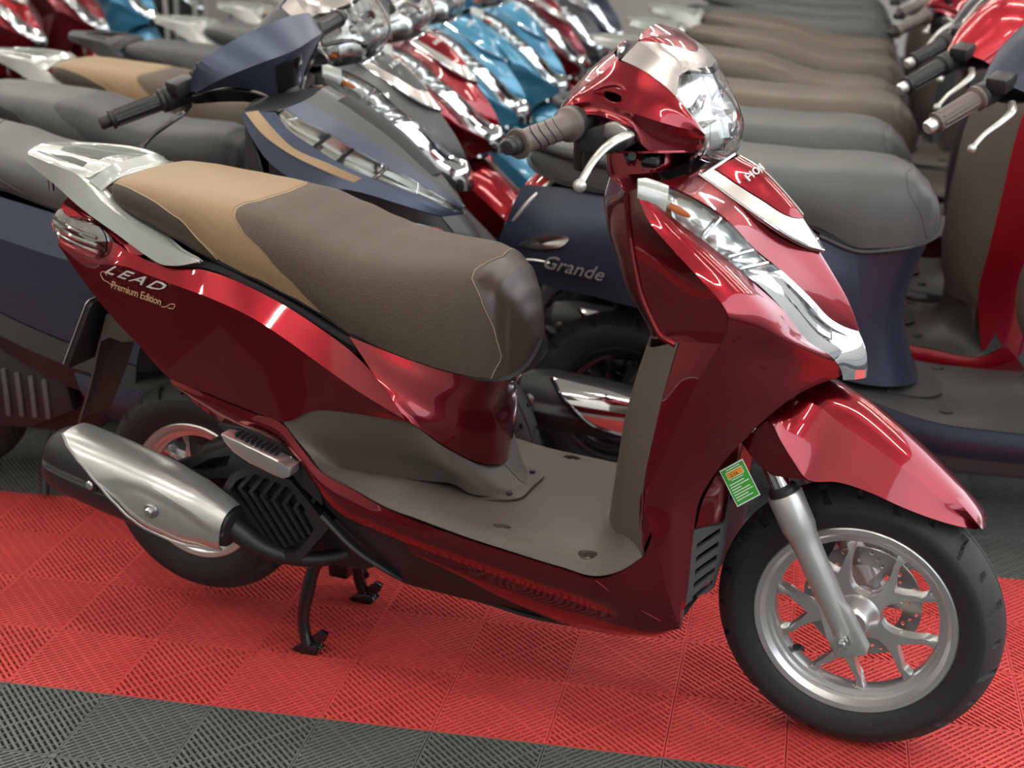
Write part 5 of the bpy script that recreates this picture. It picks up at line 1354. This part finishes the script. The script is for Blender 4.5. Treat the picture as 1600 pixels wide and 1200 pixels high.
W.add('under_seat_panel', sheet('under_seat_panel', [c+my(c)[-2::-1] for c in [[(.57, -.132, .645), (.62, -.10, .640), (.665, -.05, .640), (.67, 0, .642)], [(.60, -.142, .50), (.63, -.10, .49), (.655, -.05, .485), (.66, 0, .485)], [(.58, -.158, .345), (.64, -.11, .338), (.67, -.05, .335), (.675, 0, .335)]]], 24, 10, .004, (.4, 0, .5)), 'black_plastic')
# front cowl
wc_e = [(.880, -.200, .930), (.903, -.212, .892), (.940, -.214, .838), (1.014, -.204, .790), (1.105, -.180, .778), (1.200, -.130, .740), (1.262, -.060, .705), (1.290, -.001, .690)]
wc_s = [(.895, -.199, .938), (.925, -.205, .900), (.975, -.200, .860), (1.050, -.184, .822), (1.125, -.160, .790), (1.205, -.115, .755), (1.264, -.056, .715), (1.292, -.001, .698)]
wc_l = [(.945, -.170, .930), (.975, -.185, .900), (1.020, -.180, .868), (1.085, -.164, .826), (1.150, -.138, .792), (1.215, -.098, .758), (1.264, -.050, .724), (1.293, -.001, .704)]
wc_u = [(.955, -.150, .935), (.995, -.158, .912), (1.045, -.150, .888), (1.108, -.132, .846), (1.168, -.106, .808), (1.222, -.074, .770), (1.266, -.038, .734), (1.294, -.001, .710)]
wc_p = [(.972, -.090, .948), (1.015, -.092, .924), (1.065, -.086, .896), (1.125, -.070, .856), (1.178, -.052, .818), (1.228, -.034, .778), (1.268, -.018, .742), (1.295, -.0005, .715)]
wc_c = [(.995, 0, .962), (1.040, 0, .938), (1.090, 0, .906), (1.150, 0, .862), (1.200, 0, .818), (1.242, 0, .778), (1.272, 0, .748), (1.296, 0, .716)]
both(W, 'cowl_rim', [wc_e, wc_s], 'paint', 36, 4)
st1 = [(.893, -.2055, .934), (.925, -.2085, .896), (.975, -.2045, .858), (1.050, -.1880, .818), (1.105, -.170, .792)]
st2 = [(.918, -.1985, .938), (.948, -.2035, .905), (.985, -.2000, .868), (1.058, -.1840, .832), (1.120, -.165, .800)]
both(W, 'cowl_stripe', [st1, st2], 'tan_decal', 28, 3, .003)
both(W, 'cowl_side', [wc_s, wc_l], 'paint', 36, 4)
lam = both(W, 'headlamp', [wc_l, [((a[0]+b[0])/2-.012, (a[1]+b[1])/2+.012*(1 if a[1] < -.01 else 0), (a[2]+b[2])/2-.006) for a, b in zip(wc_l, wc_u)], wc_u], 'reflector', 36, 6, angle=12)
for ii, s in zip(lam, (1, -1)):
    W.add('lens', sheet('lens', [sy([(p[0]+.003, p[1]-.002, p[2]+.003) for p in wc_l], s), sy([(p[0]+.003, p[1]-.002, p[2]+.003) for p in wc_u], s)], 30, 5, .002, (.9, 0, .7)), 'lens_clear', ii)
    for f in (.30, .42, .55):
        a = cat(wc_l, 20)[int(f*20)]; b = cat(wc_u, 20)[int(f*20)]
        W.add('lamp_divider', tube('lamp_divider', [(a.x, a.y*s, a.z), (b.x, b.y*s, b.z)], .004, 6), 'black_gloss', ii)
both(W, 'nose_panel', [wc_u, wc_p], 'paint', 36, 6)
wn = W.add('nose_centre', sheet('nose_centre', mirror([wc_p, wc_c]), 36, 10, .004, (.9, 0, .7), angle=20), 'grey_matte')
W.add('nose_ridge', sheet('nose_ridge', mirror([[(p[0]+.004, p[1]*.55, p[2]+.006) for p in wc_p[1:6]], [(p[0]+.006, 0, p[2]+.008) for p in wc_c[1:6]]]), 20, 8, .006, (.9, 0, .7), angle=20), 'black_plastic', wn)
wb_ = [[(1.290, -.001, .690), (1.262, -.060, .703), (1.200, -.128, .738), (1.105, -.178, .776), (1.014, -.202, .788), (.940, -.212, .836)], [(1.325, -.001, .630), (1.290, -.055, .635), (1.20, -.110, .650), (1.10, -.150, .640), (1.00, -.180, .640), (.93, -.195, .66)], [(1.24, -.001, .60), (1.20, -.06, .60), (1.13, -.10, .58), (1.06, -.14, .52), (.98, -.17, .46), (.92, -.19, .42)]]
both(W, 'lower_cowl', wb_, 'black_plastic', 30, 10, .004, (1.0, 0, .7))
for s in (1, -1):
    fo = sy([(1.150, -.150, .720), (1.225, -.105, .698), (1.262, -.062, .672), (1.235, -.080, .648), (1.180, -.122, .660)], s)
    W.add('fog_lamp', blob('fog_lamp', [(p[0]+.008, p[1]-.010*s, p[2]) for p in fo], .008, .004, (.7, -.7*s, 0), 30, 4), 'reflector')
W.add('beak', sheet('beak', mirror([[(1.262, -.062, .704), (1.290, -.05, .66), (1.30, -.045, .60)], [(1.300, 0, .700), (1.335, 0, .64), (1.335, 0, .58)]]), 10, 8, .006, (1.1, 0, .65)), 'grey_matte')
W.add('inner_panel', sheet('inner_panel', mirror([[(.93, -.195, .36), (.92, -.205, .50), (.92, -.205, .65), (.925, -.21, .80), (.885, -.198, .928)], [(.88, -.12, .36), (.86, -.12, .50), (.85, -.12, .65), (.85, -.12, .80), (.86, -.12, .93)], [(.86, 0, .36), (.84, 0, .50), (.83, 0, .65), (.83, 0, .80), (.85, 0, .94)]]), 18, 18, .004, (1.1, 0, .6)), 'inner')
W.add('cowl_top', sheet('cowl_top', mirror([[(.885, -.198, .930), (.955, -.150, .935)], [(.86, -.10, .935), (.980, -.085, .950)], [(.85, 0, .94), (.995, 0, .962)]]), 6, 12, .004, (.95, 0, .7)), 'black_plastic')
W.add('front_fender', sheet('front_fender', mirror([[(1.10, -.075, .47), (1.16, -.082, .50), (1.22, -.082, .50), (1.30, -.075, .48), (1.38, -.06, .43), (1.44, -.035, .37)], [(1.10, -.05, .52), (1.16, -.055, .55), (1.22, -.055, .555), (1.30, -.05, .53), (1.39, -.04, .47), (1.455, -.02, .38)], [(1.095, 0, .54), (1.16, 0, .565), (1.22, 0, .570), (1.305, 0, .545), (1.40, 0, .48), (1.46, 0, .385)]]), 24, 14, .004, (1.24, 0, .3)), 'grey_matte', None, True)
# handlebar cowl: a faceted shell with a dark wedge in the middle
wh_t = [(.790, -.172, .995), (.835, -.150, 1.058), (.855, -.090, 1.078), (.865, 0, 1.086)]
wh_m = [(.822, -.168, .996), (.885, -.138, 1.026), (.925, -.080, 1.040), (.950, 0, 1.044)]
wh_b = [(.818, -.164, .990), (.868, -.122, .998), (.897, -.060, .968), (.905, 0, .905)]
hw = W.add('handlebar_cover', sheet('handlebar_cover', [[fw(wh_t), fw(wh_m)], [fw(wh_m), fw(wh_b)]], 28, 6, .004, (.84, 0, 1.0), angle=14), 'paint', None, True)
W.add('cover_wedge', sheet('cover_wedge', mirror([[(.938, -.038, 1.024), (.912, -.030, .950)], [(.956, 0, 1.030), (.913, 0, .908)]]), 8, 8, .004, (.84, 0, 1.0), angle=12), 'black_gloss', hw, True)
W.add('cover_wing', sheet('cover_wing', [fw([(.815, -.178, .988), (.870, -.132, .994), (.899, -.066, .963), (.909, 0, .900)]), fw([(.800, -.170, .965), (.850, -.124, .962), (.880, -.062, .940), (.890, 0, .892)])], 28, 4, .004, (.84, 0, 1.0)), 'black_gloss', hw, True)
W.add('dash_panel', sheet('dash_panel', [fw(wh_t), fw([(.770, -.15, .985), (.775, -.12, 1.02), (.780, -.07, 1.035), (.785, 0, 1.04)])], 20, 4, .004, (.84, 0, .95)), 'black_plastic', hw, True)
bars(W, .745, .978, .705, .970, .34, 'black_gloss')
W.add('handlebar', tube('handlebar', [(.745, -.20, .978), (.79, -.08, .955), (.80, 0, .95), (.79, .08, .955), (.745, .20, .978)], .012, 10, 24), 'black_plastic', None, True)
W.add('engine_block', side_plate('engine_block', [(.0, .28), (.05, .20), (.20, .16), (.42, .16), (.50, .22), (.50, .36), (.30, .42), (.10, .42)], -.10, .15, (), .015), 'black_plastic')
wr = W.add('radiator_cover', side_plate('radiator_cover', [(.14, .25), (.17, .36), (.28, .39), (.40, .34), (.42, .24), (.30, .19), (.20, .19)], -.165, -.12, (), .008), 'black_plastic')
for k in range(6):
    W.add('radiator_slat', box('radiator_slat', (.185+.033*k, -.172, .22), (.197+.033*k, -.160, .345-.006*k), .002), 'grey_plastic', wr)
wm = []
for i in range(15):
    t = i/14
    c = V((-.22, -.20, .40)).lerp(V((.18, -.19, .27)), t)
    r = interp([(0, .035), (.06, .055), (.5, .062), (.85, .045), (1, .034)], t)
    wm.append([c+V((0, -math.cos(2*PI*j/24)*r*.9, math.sin(2*PI*j/24)*r)) for j in range(25)])
W.add('muffler', sheet_grid('muffler', wm, .004, (0, -.19, .33)), 'black_plastic')
W.add('rear_mudguard', sheet('rear_mudguard', mirror([[(-.10, -.07, .60), (-.18, -.066, .52), (-.24, -.062, .42), (-.29, -.06, .34)], [(-.11, 0, .61), (-.19, 0, .53), (-.255, 0, .43), (-.30, 0, .345)]]), 16, 8, .004, (0, 0, .3)), 'black_plastic')
W.add('side_stand', tube('side_stand', [(.42, .12, .20), (.44, .19, .10), (.45, .23, .008)], .010, 10, 12), 'steel')
for s in (1, -1):
    W.add('stand_leg', tube('stand_leg', [(.34, -.08*s, .19), (.30, -.10*s, .10), (.30, -.13*s, .012)], .011, 10, 12), 'black_gloss')

# ---- the rounded scooter with a longer foot well
G2 = Template((1.16, 0, .46))
def longer(co):
    t = min(1, max(0, (co.x-.72)/.12)); t = t*t*(3-2*t)
    return V((co.x+.20*t, co.y, co.z))
stretch = {'floor_board', 'side_skirt', 'belly_pan', 'leg_shield', 'inner_panel', 'shield_top', 'front_signal', 'shield_trim', 'floor_bolt'}
for (n, me, key, par, st, lab_) in G.parts:
    G2.parts.append((n, warped(me, longer, n) if n in stretch else me, key, par, st, lab_))
# ------------------------------------------------------------------ floor of interlocking grid tiles
GA = math.radians(11.281); GC = .19924
GX, GY = -.2455, -.0283
def gridp(i, j, z=0):
    x, y = i*GC, -j*GC
    return V((GX+math.cos(GA)*x-math.sin(GA)*y, GY+math.sin(GA)*x+math.cos(GA)*y, z))

def tile_mesh():
    """a tile of 2 x 2 cells; ribs run along one diagonal or the other, over lower cross bars"""
    bm = bmesh.new()
    c = GC
    def bar(a, b, w, z0, z1):
        a, b = V((a[0], a[1], 0)), V((b[0], b[1], 0))
        d = b-a
        if d.length < 1e-4: return
        n = V((-d.y, d.x, 0)).normalized()*w*.5
        q = [a+n, b+n, b-n, a-n]
        T = [bm.verts.new((p.x, p.y, z1)) for p in q]; B = [bm.verts.new((p.x, p.y, z0)) for p in q]
        bm.faces.new(T)
        for i in range(4): bm.faces.new((T[i], B[i], B[(i+1) % 4], T[(i+1) % 4]))
    for ci in range(2):
        for cj in range(2):
            ox, oy = ci*c, -cj*c
            diag = (ci+cj) % 2 == 0          # ribs from the upper-left node to the lower-right node
            N = 28
            m = .0035
            x0, x1, y0, y1 = ox+m, ox+c-m, oy-c+m, oy-m
            pitch = 2*c/N
            for k in range(N):
                o = (k+.5)*pitch
                # lines x +/- y = const clipped to the cell
                if diag:     # direction (1,-1): x + y = const
                    const = (ox+oy-c)+o
                    xa = max(x0, const-y1); xb = min(x1, const-y0)
                    if xb > xa: bar((xa, const-xa), (xb, const-xb), .0050, -.010, 0)
                    # cross bars
                    const2 = (ox-oy)+o
                    if k % 2 == 0:
                        xa = max(x0, const2+y0); xb = min(x1, const2+y1)
                        if xb > xa: bar((xa, xa-const2), (xb, xb-const2), .0028 if k != 14 else .0055, -.012, -.0010 if k != 14 else -.0012)
                else:        # direction (1,1): x - y = const
                    const = (ox-oy)+o
                    xa = max(x0, const+y0); xb = min(x1, const+y1)
                    if xb > xa: bar((xa, xa-const), (xb, xb-const), .0050, -.010, 0)
                    const2 = (ox+oy-c)+o
                    if k % 2 == 0:
                        xa = max(x0, const2-y1); xb = min(x1, const2-y0)
                        if xb > xa: bar((xa, const2-xa), (xb, const2-xb), .0028 if k != 14 else .0055, -.012, -.0010 if k != 14 else -.0012)
            # cell frame
            e = .0022
            for a, b in (((ox+e, oy), (ox+e, oy-c)), ((ox+c-e, oy), (ox+c-e, oy-c)), ((ox, oy-e), (ox+c, oy-e)), ((ox, oy-c+e), (ox+c, oy-c+e))):
                bar(a, b, .0030, -.012, -.0008)
            # small solid corner pads
    for (px, py) in ((c, -c), (0, 0), (2*c, 0), (0, -2*c), (2*c, -2*c), (c, 0), (0, -c), (2*c, -c), (c, -2*c)):
        r = .006
        lx, hx, ly, hy = max(0.001, px-r), min(2*c-.001, px+r), max(-2*c+.001, py-r), min(-.001, py+r)
        bar((lx, (ly+hy)/2), (hx, (ly+hy)/2), hy-ly, -.012, .0002)
    me = bpy.data.meshes.new('floor_tile')
    bm.to_mesh(me); bm.free()
    me.materials.append(None)
    return me

fb_ = bmesh.new()
add_box(fb_, (-9, -3.2, -.06), (4.2, 10.5, -.0125))
floor_o = link('floor', finish(fb_, 'floor'), 'subfloor')
tag(floor_o, 'dark concrete slab under the plastic floor tiles', kind='structure')
TILE = tile_mesh()
for tj in range(-20, 4):
    for ti in range(-16, 8):
        i, j = ti*2, tj*2
        c0 = gridp(i+1, j+1)
        # keep what the lens could look at with a margin for a step to the side
        if c0.x > 2.9 or c0.y < -1.3: continue
        d = c0-V((1.588, -2.182, 0))
        if c0.y > 3.4: continue
        if d.x < -(d.y*1.3+1.5): continue
        red = -2 <= j < 2
        o = link('floor_tile', TILE, 'mat_red' if red else 'mat_black', floor_o)
        o.location = gridp(i, j); o.rotation_euler = (0, 0, GA)

# ------------------------------------------------------------------ room shell
def wallbox(name, lo, hi, mat, label):
    bm = bmesh.new(); add_box(bm, lo, hi)
    return tag(link(name, finish(bm, name), mat), label, kind='structure')
wallbox('ceiling', (-9, -3.2, 3.3), (4.2, 10.5, 3.4), 'ceiling_white', 'white showroom ceiling')
wallbox('wall_back', (-9, 10.4, 0), (4.2, 10.5, 3.3), 'wall_paint', 'pale showroom wall behind the rows of scooters')
wallbox('wall_left', (-9, -3.2, 0), (-8.9, 10.4, 3.3), 'wall_paint', 'pale showroom side wall at the tails of the scooters')
wallbox('wall_front_added', (-9, -3.3, 0), (4.2, -3.2, 3.3), 'wall_paint', 'pale unseen wall added on the camera side to shut out daylight')  # added behind the camera so daylight enters only by the open front
tube_house = box('fixture', (-.62, -.045, -.02), (.62, .045, .03), .006)
tube_glow = lathe('glow', (-.60, 0, -.028), (.60, 0, -.028), [(0, .013), (1, .013)], 10)
for ix, x in enumerate((-5.4, -3.6, -1.8, 0.0, 1.8, 3.4)):
    for iy, y in enumerate((-2.4, -.9, .6, 2.1, 3.6, 5.3)):
        f = link('tube_lamp_offscreen', tube_house, 'fixture_white')
        f.location = (x, y, 3.255); f.rotation_euler = (0, 0, GA)
        tag(f, 'slim white fluorescent tube lamp fixed under the ceiling', 'lamp', 'tube lamps in rows under the ceiling')
        link('glow_tube_offscreen', tube_glow, 'tube_glow', f)

# ------------------------------------------------------------------ glazed display cabinet between the rows
cab = bpy.data.objects.new('display_cabinet', None); COL.objects.link(cab)
cab.location = (-2.66, 3.78, -.0125); cab.rotation_euler = (0, 0, GA)
tag(cab, 'slim tall glass display case with pale metal posts between the scooter rows', 'cabinet')
for x in (-.075, .075):
    for y in (-.06, .06):
        link('post', box('post', (x-.010, y-.010, 0), (x+.010, y+.010, 1.9), .003), 'frame_grey', cab)
for z in (.05, .75, 1.25, 1.86):
    link('shelf', box('shelf', (-.075, -.06, z), (.075, .06, z+.02), .002), 'frame_grey', cab)
link('glass_pane', box('glass_pane', (-.066, -.062, .08), (.066, -.058, 1.85)), 'lens_clear', cab)

# ------------------------------------------------------------------ the street outside the open front
wallbox('street_ground', (4.2, -9, -.06), (16, 16, -.0125), 'asphalt', 'grey street outside the open shop front')
wallbox('street_facade', (14, -9, 0), (14.4, 16, 4.2), 'street_wall', 'row of houses across the street')
# ------------------------------------------------------------------ the scooters
LEAD = dict(paint='candy_red', brown='brown_plastic', floor='floor_brown', seat_main='seat_brown', seat_rear='seat_tan', seat_sidec='seat_side', seat_front='seat_brown_smooth', rack='silver_white', grip='grip_brown', bar_end='black_plastic', rim_dark='black_plastic')
L.make('step_through_scooter', 'glossy dark red scooter with brown and tan seat standing on the red tiles', None, (0, 0, 0), 0, LEAD)

ROW_H = 11.28
def spot(lat, along):
    a = math.radians(ROW_H)
    return (along*math.cos(a)-lat*math.sin(a), along*math.sin(a)+lat*math.cos(a), 0)
def lead_pal(paint_, seat='brown', rack='silver_white', **kw):
    p = dict(LEAD, paint=paint_, rack=rack)
    if seat == 'grey': p.update(seat_main='seat_black', seat_rear='seat_grey', seat_sidec='seat_black', seat_front='seat_black', brown='black_plastic', floor='grey_floor', grip='grip_black', thread='seat_grey', thread_dark='seat_grey')
    if seat == 'black': p.update(seat_main='seat_black', seat_rear='seat_black', seat_sidec='seat_black', seat_front='seat_black', brown='black_plastic', floor='grey_floor', grip='grip_black', thread='seat_grey', thread_dark='seat_grey')
    if seat == 'taupe': p.update(seat_main='seat_taupe', seat_rear='seat_taupe', seat_sidec='seat_side', seat_front='seat_taupe', thread='seat_side', thread_dark='seat_side')
    p.update(kw)
    return p
def city_pal(paint_, seat='seat_grey', grip='grip_brown', inner='brown_plastic', **kw):
    p = dict(paint=paint_, seat_main=seat, seat_rear=seat, seat_front=seat, seat_pipe='seat_grey', floor='grey_floor', inner=inner, grip=grip, bar_end='alloy', fork_c='fork_silver', rim_dark='black_paint')
    p.update(kw)
    return p
BACK = 'edition_lettering', 'edition_flourish', 'energy_label', 'model_lettering'
LEFT, RIGHT, FAR = 'scooters in the row behind the dark red scooter seat', 'scooters in the row behind the dark red scooter nose', 'scooters in the far row by the side wall'
# row behind the seat
W.make('sport_scooter', 'matte navy sport scooter with tan stripe beside its headlamp', LEFT, spot(.525, -.895), ROW_H,
       dict(paint='navy_matte', seat_main='seat_grey', seat_rear='seat_grey', seat_front='seat_grey', seat_pipe='seat_black', floor='grey_floor', inner='black_plastic', grip='grip_black', bar_end='black_plastic', fork_c='black_plastic', rim_dark='black_paint', rack='black_plastic'), -37)
L.make('step_through_scooter', 'matte grey scooter with black and grey seat beside the navy sport scooter', LEFT, spot(1.055, -.96), ROW_H, lead_pal('grey_matte', 'grey', rack='seat_grey'), -36, BACK)
L.make('step_through_scooter', 'dark red scooter with tan passenger pad behind the matte grey scooter', LEFT, spot(1.59, -.99), ROW_H, lead_pal('candy_red'), -36, BACK)
BL = dict(warm_silver='sky_blue')
L.make('step_through_scooter', 'sky blue scooter parked next to the dark red one with tan pad', LEFT, spot(2.12, -1.02), ROW_H, lead_pal('sky_blue', 'black', 'black_plastic', **BL), -36, BACK)
L.make('step_through_scooter', 'sky blue scooter with a dark red scooter on its far side', LEFT, spot(2.74, -1.00), ROW_H, lead_pal('sky_blue', 'grey', 'silver_white', **BL), -36, BACK)
L.make('step_through_scooter', 'dark red scooter between the blue scooters and a dark grey one', LEFT, spot(3.40, -1.03), ROW_H, lead_pal('maroon'), -36, BACK)
L.make('step_through_scooter', 'dark grey scooter beyond the blue pair, next to a navy one', LEFT, spot(4.00, -1.05), ROW_H, lead_pal('grey_matte', 'taupe'), -36, BACK)
L.make('step_through_scooter', 'navy scooter at the far end of the row behind the seat', LEFT, spot(4.60, -1.05), ROW_H, lead_pal('navy', 'grey'), -36, BACK)
# row behind the nose
G2.make('city_scooter', 'navy rounded scooter with silver Grande lettering and chrome muffler shield', RIGHT, spot(.735, .72), ROW_H, city_pal('navy'), -36)
G.make('city_scooter', 'bright red rounded scooter beside the navy one, black grips', RIGHT, spot(1.29, .69), ROW_H, city_pal('bright_red', 'seat_grey', 'grip_black'), -36)
G.make('city_scooter', 'black rounded scooter with brown seat behind the bright red one', RIGHT, spot(1.80, .73), ROW_H, city_pal('black_paint', 'seat_taupe', 'grip_black', 'black_plastic'), -36)
L.make('step_through_scooter', 'dark red scooter with plain taupe seat and white grab rail', RIGHT, spot(2.34, .70), ROW_H, lead_pal('maroon', 'taupe'), -36, BACK)
L.make('step_through_scooter', 'black scooter with taupe seat and white grab rail', RIGHT, spot(2.96, .74), ROW_H, lead_pal('black_paint', 'taupe'), -36, BACK)
L.make('step_through_scooter', 'grey scooter with taupe seat behind the black taupe-seated one', RIGHT, spot(3.55, .75), ROW_H, lead_pal('grey_matte', 'taupe'), -36, BACK)
G.make('city_scooter', 'grey rounded scooter with dark seat near the back wall', RIGHT, spot(4.22, .76), ROW_H, city_pal('grey_matte', 'seat_grey', 'grip_black'), -36)
G.make('city_scooter', 'dark red rounded scooter last but one in the row behind the nose', RIGHT, spot(4.85, .78), ROW_H, city_pal('maroon', 'seat_grey', 'grip_black'), -36)
G.make('city_scooter', 'black rounded scooter with grey seat last in the row behind the nose', RIGHT, spot(5.5, .78), ROW_H, city_pal('black_paint', 'seat_grey', 'grip_black'), -36)
# far row
L.make('step_through_scooter', 'matte grey scooter in the far row, first of it, beside a dark red one', FAR, spot(3.35, -3.75), ROW_H, lead_pal('grey_matte', 'grey'), -36, BACK)
L.make('step_through_scooter', 'dark red scooter in the far row beside a matte grey one', FAR, spot(3.95, -3.72), ROW_H, lead_pal('candy_red'), -36, BACK)
L.make('step_through_scooter', 'dark red scooter in the far row between a dark red and a sky blue one', FAR, spot(4.55, -3.70), ROW_H, lead_pal('maroon'), -36, BACK)
L.make('step_through_scooter', 'sky blue scooter in the far row', FAR, spot(5.15, -3.70), ROW_H, lead_pal('sky_blue', 'grey', **BL), -36, BACK)
L.make('step_through_scooter', 'black scooter at the end of the far row', FAR, spot(5.8, -3.70), ROW_H, lead_pal('black_paint', 'grey'), -36, BACK)
